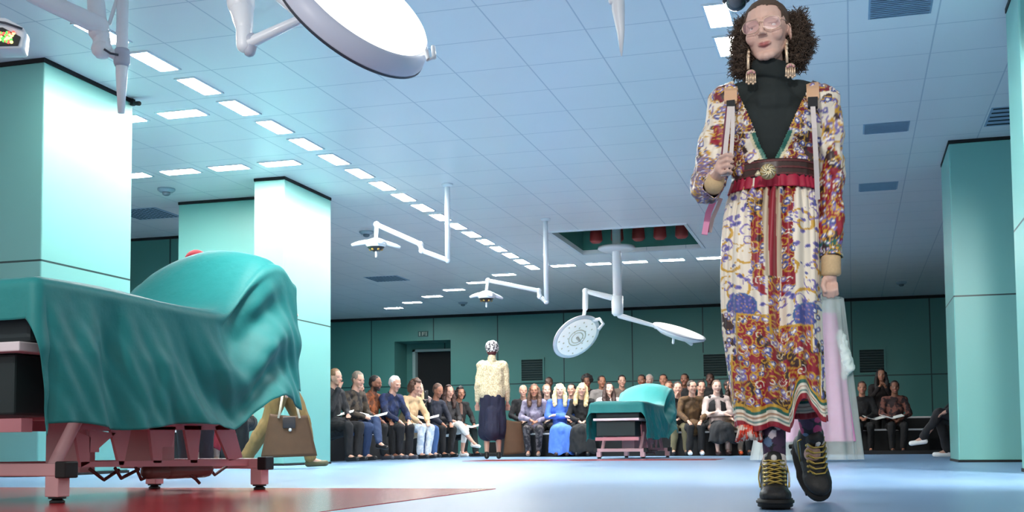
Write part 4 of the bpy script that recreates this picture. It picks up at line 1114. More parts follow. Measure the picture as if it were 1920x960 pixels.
# boots
boot_m = mat('black boot leather', (30, 30, 30), .55, var=.3, scale=40, bump=.3); sole_m = mat('black rubber sole', (16, 16, 17), .7)
chain_m = mat('gold chain lace', (186, 160, 84), .35, metal=.7); wht_m = mat('white boot tab', (214, 210, 204), .6)
def boot(M):
    """ankle at the origin, toes along -y, sole at z = -.125"""
    q = Bag().sph((0, -.135, -.085), (.056, .075, .036), 20).cap((0, -.10, -.072), .048, (0, .02, -.06), .048, 16).cap((0, .005, -.08), .047, (0, .010, .010), .050, 18).sph((0, .035, -.085), (.045, .045, .036), 16).cap((0, -.05, -.05), .045, (0, .0, .0), .048)
    q.cap((0, -.02, .01), .036, (0, -.028, .04), .034)
    q.xf(M); me = remesh(q, .005, 2); o = link('boot', me, boot_m, main)
    q = Bag()
    def outl(g):
        pts = []
        for k in range(36):
            a = 2*math.pi*k/36; y = math.cos(a); x = math.sin(a); w = .058+g if y > 0 else .050+g
            pts.append((w*math.copysign(abs(x)**.85, x), -.068-(.140+g)*math.copysign(abs(y)**.9, y)))
        return pts
    q.prism(outl(.004), -.125, -.098, 'z'); 
    for k in range(9):
        q.b2(-.048, .048, -.175+k*.028, -.161+k*.028, -.131, -.12)
    q.prism(outl(.009), -.112, -.104, 'z')
    q.xf(M); q.put('sole', sole_m, o, True)
    q = Bag()
    for k in range(6):
        t = k/5.0; y, z = -.125+.075*t, -.050+.070*t; w = .036
        for s_ in (-1, 1):
            q.tube([(-s_*w, y+.014, z-.006), (-s_*w*.5, y-.012, z+.006), (s_*w*.5, y-.018, z+.016), (s_*w, y+.004, z+.012)], .0034, 6)
            q.sph((s_*w, y+.006, z), .006, 8)
    for s_ in (-1, 1):
        q.tube([(s_*.05, -.06, -.06), (s_*.054, -.03, -.03), (s_*.052, 0, -.01), (s_*.046, -.01, .015)], .003, 6)
    q.xf(M); q.put('chain_laces', chain_m, o)
    q = Bag().box((.052, -.035, -.035), (.006, .022, .05))
    q.cap((0, -.05, .02), .011, (0, -.055, .045), .011).cap((-.03, -.045, .022), .008, (.03, -.045, .026), .008); q.xf(M); q.put('white_tab', wht_m, o)
zL = FG(1451, 955, -.06)
boot(rotM(0, 0, .03, (FG(1451, 900, -.02)[0], -.02, .133)))
boot(rotM(.95, -.10, .30, FG(1521, 822, .34)))
Bag().chain([(FG(1452, 862, -.03), .043), (FG(1452, 876, -.03), .045)], 18).put('sock_cuff', mat('pale knitted sock', (208, 196, 190), .8, var=.3, scale=80), main)
# fringe at the hem
q = Bag(); R4 = np.random.RandomState(5)
for k in range(60):
    x = 1388+34*R4.rand(); y = 796+6*R4.rand(); d = .02+.06*R4.rand()
    q.tube([FG(x, y, -d), FG(x+(x-1406)*.25, y+14, -d-.01), FG(x+(x-1406)*.45, y+22+8*abs(x-1406)/20, -d)], .0045, 5)
q.put('fringe', mat('orange red and white fringe', (226, 70, 48), .7, rgb2=(236, 214, 200), scale=45, sharp=.52), main)
# ---------------------------------------------------------------- backpack (a thing of its own)
bpk = thing('backpack', 'backpack with tan shoulder pads and white webbing straps worn by the walking figure', 'backpack', (MX, MY, 0), MRZ)
tan_m = mat('tan leather strap', (222, 178, 140), .5); web_m = mat('white webbing', (206, 196, 192), .7); mar_m = mat('maroon webbing', (110, 50, 70), .6)
def band(pts, w, th, m_, name, parent=bpk):
    q = Bag(); n = len(pts); v = []; f = []
    for k, p in enumerate(pts):
        p = np.array(p); a = np.array(pts[max(0, k-1)]); b_ = np.array(pts[min(n-1, k+1)]); d = b_-a; d /= np.linalg.norm(d); x = np.array([1, 0, 0.0]); x = x-d*np.dot(x, d); x /= np.linalg.norm(x); nn_ = np.cross(x, d)
        for sx, sn in ((-1, -1), (1, -1), (1, 1), (-1, 1)): v.append(p+x*sx*w/2+nn_*sn*th/2)
    for k in range(n-1):
        for c in range(4): c2 = (c+1) % 4; f.append((k*4+c, k*4+c2, (k+1)*4+c2, (k+1)*4+c))
    f += [(0, 1, 2, 3), tuple((n-1)*4+k for k in (3, 2, 1, 0))]
    return q.add(v, f).put(name, m_, parent, False)
band([FG(1378, 178, .12), FG(1374, 164, .05), FG(1371, 163, .0), FG(1370, 172, -.06), FG(1370, 192, -.115)], .046, .010, tan_m, 'shoulder_pad')
band([FG(1516, 174, .12), FG(1520, 158, .05), FG(1523, 157, .0), FG(1524, 168, -.06), FG(1524, 186, -.115)], .044, .010, tan_m, 'shoulder_pad')
band([FG(1370, 190, -.12), FG(1371, 204, -.13)], .030, .016, black_m, 'strap_buckle'); band([FG(1524, 184, -.12), FG(1524, 202, -.135)], .034, .016, black_m, 'strap_buckle')
band([FG(1368, 200, -.135), FG(1364, 245, -.165), FG(1359, 292, -.215), FG(1356, 330, -.20)], .016, .004, web_m, 'strap')
band([FG(1374, 200, -.135), FG(1374, 245, -.165), FG(1371, 292, -.215), FG(1364, 330, -.205)], .014, .004, web_m, 'strap')
band([FG(1363, 200, -.13), FG(1358, 245, -.155), FG(1354, 290, -.20)], .007, .004, mar_m, 'strap')
band([FG(1524, 200, -.14), FG(1527, 240, -.16), FG(1530, 300, -.15), FG(1532, 345, -.12), FG(1533, 374, -.10)], .017, .004, web_m, 'strap')
q = Bag().sph((0, .26, FG(1447, 260, 0)[2]), (.125, .085, .2), 20); q.put('pack', mat('pink leather', (206, 130, 160), .5), bpk)
q = Bag()
band([FG(1352, 352, .10), FG(1340, 372, .09), FG(1328, 400, .08), FG(1321, 440, .07)], .022, .008, mat('pink strap', (214, 130, 170), .5), 'side_strap')
band([FG(1342, 366, .10), FG(1334, 384, .10), FG(1328, 415, .1), (FG(1326, 436, .1))], .012, .008, mat('magenta strap', (150, 52, 96), .5), 'side_strap')
band([FG(1352, 372, .12), FG(1345, 390, .12), FG(1336, 410, .12), (FG(1331, 436, .12))], .014, .008, web_m, 'side_strap')
# ================================================================= PEOPLE FURTHER BACK
SKINS = {'fair': (200, 154, 134), 'pale': (214, 176, 160), 'tan': (164, 112, 88), 'brown': (128, 84, 64), 'dark': (84, 56, 46)}
def fabric(rgb, rgb2=None, sc=10, sharp=None, rough=.85):
    nm = 'fabric %d %d %d' % rgb + (' %d %d %d %d' % (*rgb2, sc) if rgb2 else '')
    return mat(nm, rgb, rough, var=.18, scale=sc, rgb2=rgb2, sharp=sharp, bump=.25)
def leg_pts(side, hip, knee, ank): return [(hip, .082), (knee, .058), (ank, .038)]
def figure(name_label, x, y, rz, pose='sit', skin='fair', hair=('short', (60, 44, 34)), top=(30, 32, 36), bottom=(28, 30, 34), shoes=(24, 24, 26), top2=None, bottom2=None,
           lean=.12, head=(0, 0, 0), arms='lap', cross=None, skirt=False, sleeves=True, lift=0.0, scale=1.0, beard=None, scarf=None, coat=False, vox=.013, extras=None, group='seated onlookers', open_front=None, vest=None, boxy=False, legw=1.0, seed=0, shin_bare=False, tsc=10):
    R5 = random.Random(seed+int(abs(x*37+y*11)*10))
    t_ = thing('person', name_label, 'person', (x, y, lift), rz, group); t_.scale = (scale,)*3
    A = np.array
    jit = lambda s_=.02: (R5.random()-.5)*2*s_
    if pose == 'sit':
        hipz = .50; sh_y = -math.sin(lean)*.46; sh_z = hipz+math.cos(lean)*.46+.06
        hips = {s_: A([s_*.09, 0, hipz]) for s_ in (-1, 1)}
        knee = {s_: A([s_*(.11+jit(.03)), -.45, .51]) for s_ in (-1, 1)}
        ank = {s_: A([s_*(.10+jit(.02)), -.42+jit(.06), .09]) for s_ in (-1, 1)}
        if cross:      # one leg over the other knee
            c = cross; knee[c] = A([c*.02, -.47, .60]); ank[c] = A([-c*.15, -.66, .27]); 
        toe = {s_: ank[s_]+A([0, -.16, -.04]) for s_ in (-1, 1)}
        if cross: toe[cross] = ank[cross]+A([-.02*cross, -.15, -.07])
        hd = A([0, sh_y-.045-.10*lean, sh_z+.205])
    else:
        st = .28 if pose == 'stride' else .02; hipz = .92; sh_y = -.02; sh_z = 1.44
        hips = {s_: A([s_*.085, 0, hipz]) for s_ in (-1, 1)}
        knee = {1: A([.09, -.10-st*.3, .50]), -1: A([-.09, .06+st*.2, .50])}
        ank = {1: A([.09, -st, .09]), -1: A([-.09, st*1.25, .12 if st > .1 else .09])}
        toe = {1: ank[1]+A([.01, -.16, -.04]), -1: ank[-1]+A([-.01, -.13, -.075 if st > .1 else -.04])}
        hd = A([0, sh_y-.03, 1.65])
    sh = {s_: A([s_*.175, sh_y+.01, sh_z-.03]) for s_ in (-1, 1)}
    if arms == 'lap':
        el = {s_: A([s_*.25, sh_y+.02-.06, sh_z-.29]) for s_ in (-1, 1)}; wr = {s_: A([s_*.07, sh_y-.26, hipz+.16+jit(.02)]) for s_ in (-1, 1)}
    elif arms == 'knee':
        el = {s_: A([s_*.24, sh_y-.10, sh_z-.26]) for s_ in (-1, 1)}; wr = {s_: A([s_*.12, -.40, hipz+.12]) for s_ in (-1, 1)}
    elif arms == 'phone':
        el = {s_: A([s_*.22, sh_y-.10, sh_z-.27]) for s_ in (-1, 1)}; wr = {-1: A([-.05, sh_y-.30, sh_z-.02]), 1: A([.06, sh_y-.30, sh_z-.04])}
    elif arms == 'face':
        el = {-1: A([-.2, sh_y-.15, sh_z-.26]), 1: A([.25, sh_y-.05, sh_z-.29])}; wr = {-1: A([-.05, sh_y-.17, sh_z+.04]), 1: A([.03, sh_y-.27, hipz+.17])}
    elif arms == 'crossed':
        el = {s_: A([s_*.24, sh_y-.08, sh_z-.28]) for s_ in (-1, 1)}; wr = {-1: A([.10, sh_y-.22, sh_z-.29]), 1: A([-.10, sh_y-.20, sh_z-.26])}
    elif arms == 'down':
        el = {s_: A([s_*.215, sh_y+.03, sh_z-.31]) for s_ in (-1, 1)}; wr = {s_: A([s_*.225, sh_y-.04, sh_z-.56]) for s_ in (-1, 1)}
    HMx = rotM(head[0], head[1], head[2], tuple(hd), 1.07); HMn = np.linalg.inv(HMx)
    q = Bag(); k0_ = head_pieces(q); q.xf(HMx, k0_)
    q.cap(hd+A([0, .025, -.06]), .055, A([0, sh_y+.01, sh_z-.01]), .066)
    q.sph((0, sh_y*.75, hipz+(sh_z-hipz)*.68), (.15, .10, .20)).sph((0, 0, hipz+.03), (.155, .115, .13)).cap((0, 0, hipz+.05), .12, (0, sh_y*.7, hipz+.28), .12)
    for s_ in (-1, 1):
        q.cap((0, sh_y, sh_z), .06, sh[s_], .055)
        q.chain([(sh[s_], .05), (el[s_], .038), (wr[s_], .025)])
        d = wr[s_]-el[s_]; d /= np.linalg.norm(d)
        if arms in ('lap', 'crossed'): d = d*.6+A([-s_*.35, -.1, -.2]); d /= np.linalg.norm(d)
        pc = wr[s_]+d*.05; u = np.cross(d, [0, 0, 1.0]); u = u/(np.linalg.norm(u)+1e-6)
        q.cap(wr[s_], .024, pc, .026)
        for k in range(4):
            o_ = (k-1.5)*.019; b0 = pc+u*o_+d*.015; b1 = b0+d*.036; b2_ = b1+d*.020+A([0, 0, -.022]); q.chain([(b0, .0095), (b1, .009), (b2_, .008)], 8)
        q.chain([(pc-u*.022*s_, .010), (pc-u*.040*s_+d*.03+A([0, 0, -.005]), .0085)], 8)
        q.chain([(hips[s_], .078), (knee[s_], .050), (ank[s_]*.62+knee[s_]*.38+A([0, .008, 0]), .044), (ank[s_], .031)])
        q.cap(ank[s_], .032, toe[s_]+A([0, .03, .0]), .026)
    me = remesh(q, vox*.85, 2); V = getv(me)
    c = head_colour(V, HMn, Cc(*SKINS[skin]), brow=hair[1] if hair[0] != 'bald' else (90, 70, 60))
    h = V @ HMn[:3,:3].T+HMn[:3,3]
    for s_ in (-1, 1):
        w = .65*np.exp(-((h[:,0]-s_*.031)/.014)**4-((h[:,2]-.005)/.0085)**4)*(h[:,1] < -.04); c = c*(1-w[:, None])+np.array([.03, .018, .015])*w[:, None]
    if beard:
        w = ((h[:,2] < -.045) & (h[:,2] > -.12) & (h[:,1] < .0) & ~((np.abs(h[:,0]) < .02) & (h[:,2] > -.063) & (h[:,2] < -.045)) & (np.linalg.norm(h, axis=1) < .16)); c[w] = Cc(*beard)
    paint(me, c); link('body', me, skin_m, t_)
    # hair
    kind, hc = hair; hm = mat('hair %d %d %d' % hc, hc, .6, var=.35, scale=50)
    q = Bag()
    if kind in ('short', 'grey', 'curly', 'long', 'bun', 'afro'):
        q.sph((0, .022, .040), (.079, .092, .082), 20).sph((0, .05, .0), (.070, .06, .075), 16)
        if kind == 'curly': q.sph((0, .0, .085), (.07, .07, .05)).sph((-.07, .02, -.02), (.04, .06, .09)).sph((.07, .02, -.02), (.04, .06, .09)).sph((0, .06, -.04), (.09, .06, .10))
        if kind == 'afro': q.sph((0, .04, .06), (.12, .12, .11))
        if kind == 'bun': q.sph((0, .10, .06), (.04, .04, .04))
        if kind == 'long':
            for s_ in (-1, 1): q.cap((s_*.062, .010, .03), .034, (s_*.090, -.005, -.10), .040).cap((s_*.090, -.005, -.10), .042, (s_*.085, -.045, -.25), .040)
            q.cap((0, .06, .0), .075, (0, .075, -.24), .07)
    if q.v:
        q.xf(HMx); me = remesh(q, vox*.75, 2)
        def kh(cn):
            g = cn @ HMn[:3,:3].T+HMn[:3,3]; face = (g[:,1] < -.032) & (np.abs(g[:,0]) < .052) & (g[:,2] < .082); return ~face
        keep(me, kh); v = getv(me); v += getn(me)*((noise3(v, 30, 2)-.5)*(.04 if kind in ('curly', 'afro') else .028 if kind == 'long' else .014))[:, None]; setv(me, v); link('hair', me, hm, t_)
    if kind == 'beanie':
        q = Bag().sph((0, .015, .052), (.088, .10, .085), 20).cap((0, .015, .03), .089, (0, .015, .045), .088, 20, round_=False); q.xf(HMx); q.put('beanie', mat('knit %d %d %d' % hc, hc, .9, var=.2, scale=60), t_)
    if kind == 'wrap':
        q = Bag().sph((0, .015, .045), (.092, .105, .095), 22).sph((0, .05, .02), (.075, .07, .075)); q.xf(HMx); me = remesh(q, .008, 2); v = getv(me); v += getn(me)*((noise3(v, 40, 3)-.4)*.03)[:, None]; setv(me, v)
        link('head_scarf', me, mat('dotted head scarf', (228, 224, 224), .7, rgb2=(40, 34, 44), scale=46, sharp=.5), t_)
        q = Bag().sph((0, .055, -.035), (.068, .055, .05)); q.xf(HMx); q.put('hair', mat('dark red brown hair', (78, 30, 34), .6, var=.3, scale=60), t_)
    # top
    if sleeves is not None:
        q = Bag().sph((0, sh_y*.75, hipz+(sh_z-hipz)*.66), (.172, .122, .22)).cap((0, 0, hipz+.06), .142, (0, sh_y*.7, hipz+.28), .138)
        q.cap((0, sh_y+.012, sh_z+.015), .070, (0, sh_y+.01, sh_z+.045), .062)
        for s_ in (-1, 1):
            q.cap((0, sh_y, sh_z-.01), .075, sh[s_]+A([0, 0, .008]), .070)
            if sleeves: q.chain([(sh[s_], .066), (el[s_], .055), (wr[s_]-(wr[s_]-el[s_])*.08, .042)])
        if boxy: q.cap((-.07, 0, sh_z-.08), .12, (-.085, 0, hipz+.10), .125).cap((.07, 0, sh_z-.08), .12, (.085, 0, hipz+.10), .125).cap((0, .01, sh_z), .07, (0, .01, sh_z+.09), .062)
        if coat and pose == 'sit': q.cap((0, -.02, hipz-.02), .17, (0, -.22, hipz), .15)
        if coat and pose != 'sit': q.cap((0, 0, hipz), .16, (0, 0, .45), .19, flat=.8)
        me = remesh(q, vox, 3); v = getv(me); n = getn(me); v += n*((noise3(v*[1, 1, .8]+seed, 13, 3)-.5)*.040)[:, None]; setv(me, v)
        link('jacket' if coat else 'top', me, fabric(top, top2, tsc, .5 if top2 else None), t_)
        if vest:
            q = Bag().sph((0, sh_y*.75, hipz+(sh_z-hipz)*.62), (.20, .15, .215)).cap((-.12, sh_y, sh_z), .058, (-.05, sh_y, sh_z+.01), .06).cap((.12, sh_y, sh_z), .058, (.05, sh_y, sh_z+.01), .06)
            me = remesh(q, .011, 3); keep(me, lambda cn: ~((np.abs(cn[:,0]) < .045) & (cn[:,1] < sh_y)) & ~(np.hypot(cn[:,0], cn[:,1]-sh_y) < .07))
            link('waistcoat', me, fabric(vest), t_)
        if open_front:
            q = Bag(); zc_ = hipz+(sh_z-hipz)*.62
            q.cap((0, sh_y*.85-.085, zc_-.14), .045, (0, sh_y-.075, sh_z-.02), .035, flat=.9); q.put('shirt', fabric(open_front), t_)
    # bottom
    q = Bag().sph((0, 0, hipz), (.168, .13, .13))
    if skirt:
        if pose == 'sit':
            q.cap((0, -.02, hipz), .155, (0, -.43, hipz-.04), .14).cap((-.08, -.42, hipz-.04), .13, (-.12, -.46, skirt-.02), .13).cap((.08, -.42, hipz-.04), .13, (.12, -.46, skirt-.02), .13).cap((0, -.42, hipz-.04), .13, (0, -.49, skirt-.02), .13)
        else:
            q.cap((-.05, 0, hipz), .135, (-.075, .03, skirt+.12), .15).cap((.05, 0, hipz), .135, (.075, -.05, skirt+.12), .15).cap((0, .05, hipz-.2), .12, (0, .16, skirt+.10), .12).cap((0, -.05, hipz-.2), .12, (0, -.14, skirt+.10), .12)
    else:
        for s_ in (-1, 1):
            e_ = ank[s_] if not shin_bare else knee[s_]*.45+ank[s_]*.55
            q.chain([(hips[s_], .095*legw), (knee[s_], .072*legw), (e_+A([0, .005, .02]), .054*legw)])
    me = remesh(q, vox, 3); v = getv(me); n = getn(me); v += n*((noise3(v*[1.2, 1.2, .5]+3+seed, 11, 3)-.5)*.040)[:, None]; v[:,2] = np.maximum(v[:,2], max(.02, skirt-.05)+.025*np.sin(v[:,0]*22) if skirt else .02); setv(me, v)
    link('skirt' if skirt else 'trousers', me, fabric(bottom, bottom2, 16, .5 if bottom2 else None), t_)
    for s_ in (-1, 1):
        q = Bag().cap(ank[s_]+A([0, .03, -.045]), .036, toe[s_]+A([0, 0, .0]), .034).cap(ank[s_]+A([0, .02, -.04]), .038, ank[s_]+A([0, .01, .0]), .040)
        me = remesh(q, .011, 2); v = getv(me); v[:,2] = np.maximum(v[:,2], .003); setv(me, v); link('shoe', me, mat('shoe %d %d %d' % shoes, shoes, .5, var=.15), t_)
    if scarf: 
        q = Bag().lathe([(.085, -.03), (.10, 0), (.085, .035)], c=(0, sh_y, sh_z+.05), n=20); q.put('scarf', fabric(scarf), t_)
    return t_
PI = math.pi
def G(px, py): p = ground(px, py); return p[0], p[1]
def on(px, Y):      # x of the room point seen at column px at distance Y
    p = hit(px, 800, 1, Y); return p[0]
# --- left rows, facing the runway (towards +x) : rz turns -y onto +x
RZL = PI/2-.35
LG = 'onlookers seated in the left rows'
rowL = [
 (640, 15.6, dict(name_label='seated woman in black with hand at her face, beside the slim pillar', hair=('bun', (120, 90, 64)), skin='fair', arms='face', coat=True, bottom=(22, 22, 26), head=(.1, 0, .0), group=LG)),
 (677, 16.25, dict(name_label='seated grey-haired man in black leather jacket and blue jeans', hair=('short', (120, 108, 96)), skin='fair', top=(26, 26, 28), top2=(70, 60, 50), tsc=7, bottom=(40, 58, 92), arms='lap', head=(.25, 0, -.2), lean=.2, cross=1, group=LG)),
 (705, 17.1, dict(name_label='seated dark-haired bearded man in rust brown jacket and black trousers', hair=('short', (30, 24, 22)), skin='brown', beard=(40, 28, 24), top=(150, 84, 48), top2=(90, 52, 34), bottom=(22, 22, 24), shoes=(60, 60, 66), arms='knee', lean=.3, head=(.15, 0, .1), group=LG)),
 (742, 17.35, dict(name_label='seated white-haired man in navy blue jacket and dark trousers', hair=('short', (216, 214, 212)), skin='fair', top=(28, 44, 84), top2=(20, 30, 58), bottom=(24, 24, 28), shoes=(70, 70, 78), arms='knee', lean=.32, head=(.35, 0, .0), group=LG)),
 (778, 18.1, dict(name_label='seated person with brown hair, beige coat and ripped pale jeans', hair=('curly', (72, 48, 36)), skin='fair', top=(198, 168, 130), bottom=(176, 192, 208), bottom2=(214, 220, 226), shoes=(24, 24, 26), arms='knee', lean=.36, head=(.4, 0, .0), coat=True, group=LG)),
 (795, 19.15, dict(name_label='seated blonde woman in black raising a phone to her face', hair=('long', (206, 180, 140)), skin='pale', top=(24, 24, 26), bottom=(60, 92, 140), arms='phone', lean=.12, head=(.1, 0, .1), group=LG)),
 (824, 19.9, dict(name_label='seated man with short brown hair, navy jumper and black coat over his knees', hair=('short', (96, 72, 60)), skin='tan', top=(30, 34, 48), bottom=(18, 18, 20), arms='knee', lean=.30, head=(.35, 0, .0), coat=True, group=LG)),
 (852, 20.7, dict(name_label='seated woman in black leather jacket with crossed white trousers and white shoes', hair=('long', (66, 42, 36)), skin='fair', top=(46, 44, 46), bottom=(232, 228, 220), shoes=(236, 228, 218), arms='lap', cross=-1, lean=.15, shin_bare=True, head=(.15, 0, -.2), group=LG)),
 (874, 21.5, dict(name_label='seated curly dark-haired woman in black coat holding an open booklet', hair=('curly', (30, 24, 24)), skin='tan', top=(22, 22, 24), bottom=(26, 38, 38), arms='knee', lean=.12, coat=True, head=(.05, 0, -.2), open_front=(120, 90, 80), group=LG)),
 (664, 18.4, dict(name_label='dark-haired woman sitting in the row behind the grey-haired man', hair=('long', (34, 26, 24)), skin='fair', top=(20, 20, 22), arms='lap', group=LG)),
]
for i, (px, Y, kw) in enumerate(rowL):
    figure(x=on(px, Y)-.18 if i < 9 else on(px, Y), y=Y, rz=RZL+(-.25 if i in (7, 8, 5) else 0)+(rnd.random()-.5)*.2, seed=i, **kw)
# --- far rows facing the viewer
RG = 'onlookers seated in the far rows'
front = [
 (998, 20.9, dict(name_label='seated long-haired brunette in lilac grey blouse and dark patterned trousers', hair=('long', (92, 64, 50)), skin='tan', top=(150, 144, 164), top2=(120, 112, 134), bottom=(36, 34, 40), bottom2=(90, 84, 86), shoes=(150, 120, 104), arms='lap', lean=.12)),
 (1045, 20.6, dict(name_label='seated blonde woman in bright blue long dress', hair=('long', (232, 208, 160)), skin='pale', top=(74, 116, 206), bottom=(84, 128, 216), skirt=.10, shoes=(60, 40, 34), arms='crossed', lean=.02)),
 (1088, 20.7, dict(name_label='seated blonde woman in black dress leaning to the blue dress', hair=('long', (220, 190, 140)), skin='fair', top=(24, 24, 26), bottom=(28, 30, 32), skirt=.12, arms='lap', lean=.1, head=(0, .12, 0))),
 (1268, 21.2, dict(name_label='seated woman in dark clothes behind the olive coat, beside the distant table', hair=('short', (60, 40, 32)), skin='fair', top=(26, 24, 26), bottom=(120, 112, 84), arms='face', lean=.2)),
 (1295, 20.4, dict(name_label='seated man in olive brown coat and black trousers with bright white shoes', hair=('short', (60, 46, 38)), skin='fair', top=(92, 66, 36), top2=(74, 52, 30), bottom=(24, 24, 26), shoes=(240, 242, 246), arms='knee', lean=.12, coat=True, head=(0, 0, .35))),
 (1342, 20.7, dict(name_label='seated woman in black waistcoat over white top with black shiny skirt', hair=('bun', (110, 84, 70)), skin='pale', top=(212, 190, 182), bottom=(30, 32, 36), skirt=.28, shoes=(70, 44, 38), arms='crossed', lean=.02, vest=(20, 20, 24))),
 (1372, 21.3, dict(name_label='seated person in beige coat with bare shins and orange shoes', hair=('long', (60, 42, 36)), skin='fair', top=(176, 150, 128), bottom=(150, 136, 122), shoes=(232, 92, 40), arms='lap', lean=.1)),
 (1405, 21.0, dict(name_label='seated onlooker in black behind the hem fringe of the patterned dress', hair=('short', (40, 30, 28)), skin='brown', top=(26, 24, 26), bottom=(30, 28, 28), arms='lap')),
]
for i, (px, Y, kw) in enumerate(front): Y = 21.15 if px not in (1268, 1372) else 21.4; figure(x=on(px, Y-.2), y=Y, rz=.25+(rnd.random()-.5)*.16, group=RG, seed=40+i, **kw)
# black waistcoat on its own
back = [
 (982, 22.3, 0.05, dict(name_label='bald man in black sitting behind the brunette in lilac grey', hair=('bald', (90, 70, 60)), skin='fair', top=(22, 22, 26))),
 (1027, 22.2, -.05, dict(name_label='fair man in navy squeezed between the brunette and the blue dress', hair=('short', (150, 120, 96)), skin='pale', top=(26, 30, 48))),
 (1029, 24.0, .25, dict(name_label='dark-skinned man in the top row above the blue dress', hair=('short', (24, 20, 20)), skin='dark', top=(30, 28, 30))),
 (1073, 22.6, .1, dict(name_label='dark-haired man in black between the two blonde women, one row behind', hair=('short', (36, 28, 24)), skin='fair', top=(20, 22, 28))),
 (1103, 23.5, .0, dict(name_label='dark-haired onlooker in black, right behind the blonde in black', hair=('afro', (28, 24, 24)), skin='brown', top=(22, 22, 24))),
 (1128, 22.8, .1, dict(name_label='dark-haired man in grey coat left of the distant draped table', hair=('short', (30, 26, 24)), skin='tan', top=(140, 134, 132))),
 (1142, 21.9, .0, dict(name_label='brunette in white shirt just left of the distant draped table', hair=('long', (60, 40, 36)), skin='pale', top=(226, 220, 220))),
 (1166, 22.9, .12, dict(name_label='man with swept dark hair above the left end of the distant drape', hair=('short', (32, 26, 24)), skin='fair', top=(110, 96, 88))),
 (1205, 23.7, .15, dict(name_label='dark-haired onlooker peering over the top of the distant drape', hair=('short', (30, 24, 22)), skin='brown', top=(40, 34, 34))),
 (1219, 24.7, .25, dict(name_label='grey-haired onlooker just right of the drape top', hair=('short', (190, 184, 178)), skin='pale', top=(50, 44, 44))),
 (1246, 23.6, .16, dict(name_label='dark-haired man in the top row at the right shoulder of the drape', hair=('short', (30, 24, 22)), skin='tan', top=(30, 30, 34))),
 (1256, 22.4, .0, dict(name_label='brown-haired onlooker low behind the right side of the drape', hair=('long', (80, 54, 40)), skin='tan', top=(60, 50, 44))),
 (1285, 23.7, .1, dict(name_label='dark-haired onlooker in the top row above the olive coat', hair=('short', (32, 26, 24)), skin='brown', top=(26, 26, 28))),
 (1314, 22.4, .0, dict(name_label='onlooker with dark glasses between olive coat and black waistcoat', hair=('short', (44, 32, 28)), skin='fair', top=(44, 40, 40))),
 (1333, 23.6, .2, dict(name_label='dark-skinned man standing tall in the top row above the waistcoat woman', hair=('short', (20, 18, 18)), skin='dark', top=(24, 24, 26))),
 (1366, 23.2, .1, dict(name_label='onlooker in black right beside the edge of the patterned skirt', hair=('short', (36, 28, 26)), skin='tan', top=(26, 26, 30))),
]
for i, (px, Y, up_, kw) in enumerate(back): Y, up_ = (22.4, .06) if px in (982, 1027, 1073, 1142, 1256, 1314, 1366) else ((23.75, .28) if px != 1219 else (24.7, .34)); figure(x=on(px, Y), y=Y, rz=.22+(rnd.random()-.5)*.3, lift=up_, group=RG, seed=70+i, bottom=(26, 26, 28), head=((rnd.random()-.5)*.2, (rnd.random()-.5)*.16, (rnd.random()-.5)*.6), **kw)
# --- dim group right of the front figure
DG = 'onlookers seated in the dim right corner'
for i, (px, Y, up_, kw) in enumerate([
 (1618, 22.5, .0, dict(name_label='man with reddish face in black at the dim right corner', hair=('short', (60, 40, 34)), skin='tan', top=(18, 18, 20), arms='lap')),
 (1655, 23.4, .28, dict(name_label='long dark-haired woman holding a camera up in the dim right corner', hair=('long', (26, 20, 20)), skin='tan', top=(30, 22, 22), arms='phone')),
 (1680, 22.5, .0, dict(name_label='onlooker in red-brown patterned jacket at the right end of the dim row', hair=('short', (30, 24, 24)), skin='brown', top=(110, 66, 56), top2=(40, 26, 28), arms='lap'))]):
    figure(x=on(px, Y), y=Y+.35, rz=.05, lift=up_, group=DG, seed=90+i, bottom=(20, 20, 22), **kw)
figure('seated man in black with white shoes, mostly hidden by the right pillar', 1.58, 16.6, -PI/2+.15, skin='fair', top=(24, 24, 30), bottom=(28, 28, 32), shoes=(232, 232, 230), arms='knee', lean=.2, cross=1, seed=99, group='onlookers along the right side')
# --- behind the foreground table
BG_ = 'onlookers seated behind the foreground table'
for i, (px, Y, kw) in enumerate([
 (258, 13.0, dict(name_label='seated person with bare shins and white shoes seen under the foreground table', skin='pale', top=(20, 20, 22), bottom=(24, 24, 26), shoes=(240, 240, 240), shin_bare=True, cross=1, arms='lap')),
 (322, 13.1, dict(name_label='seated person in black seen through the middle opening of the table frame', top=(24, 24, 26), bottom=(20, 22, 24))),
 (402, 12.6, dict(name_label='seated person in deep red coat seen through the right opening of the table frame', top=(110, 14, 34), bottom=(120, 16, 38), skirt=.25)),
 (452, 12.0, dict(name_label='seated person in black trousers left of the olive trousers', top=(200, 180, 150), bottom=(20, 24, 26)))]):
    figure(x=on(px, Y), y=Y+.0, rz=.35, group=BG_, seed=110+i, **kw)
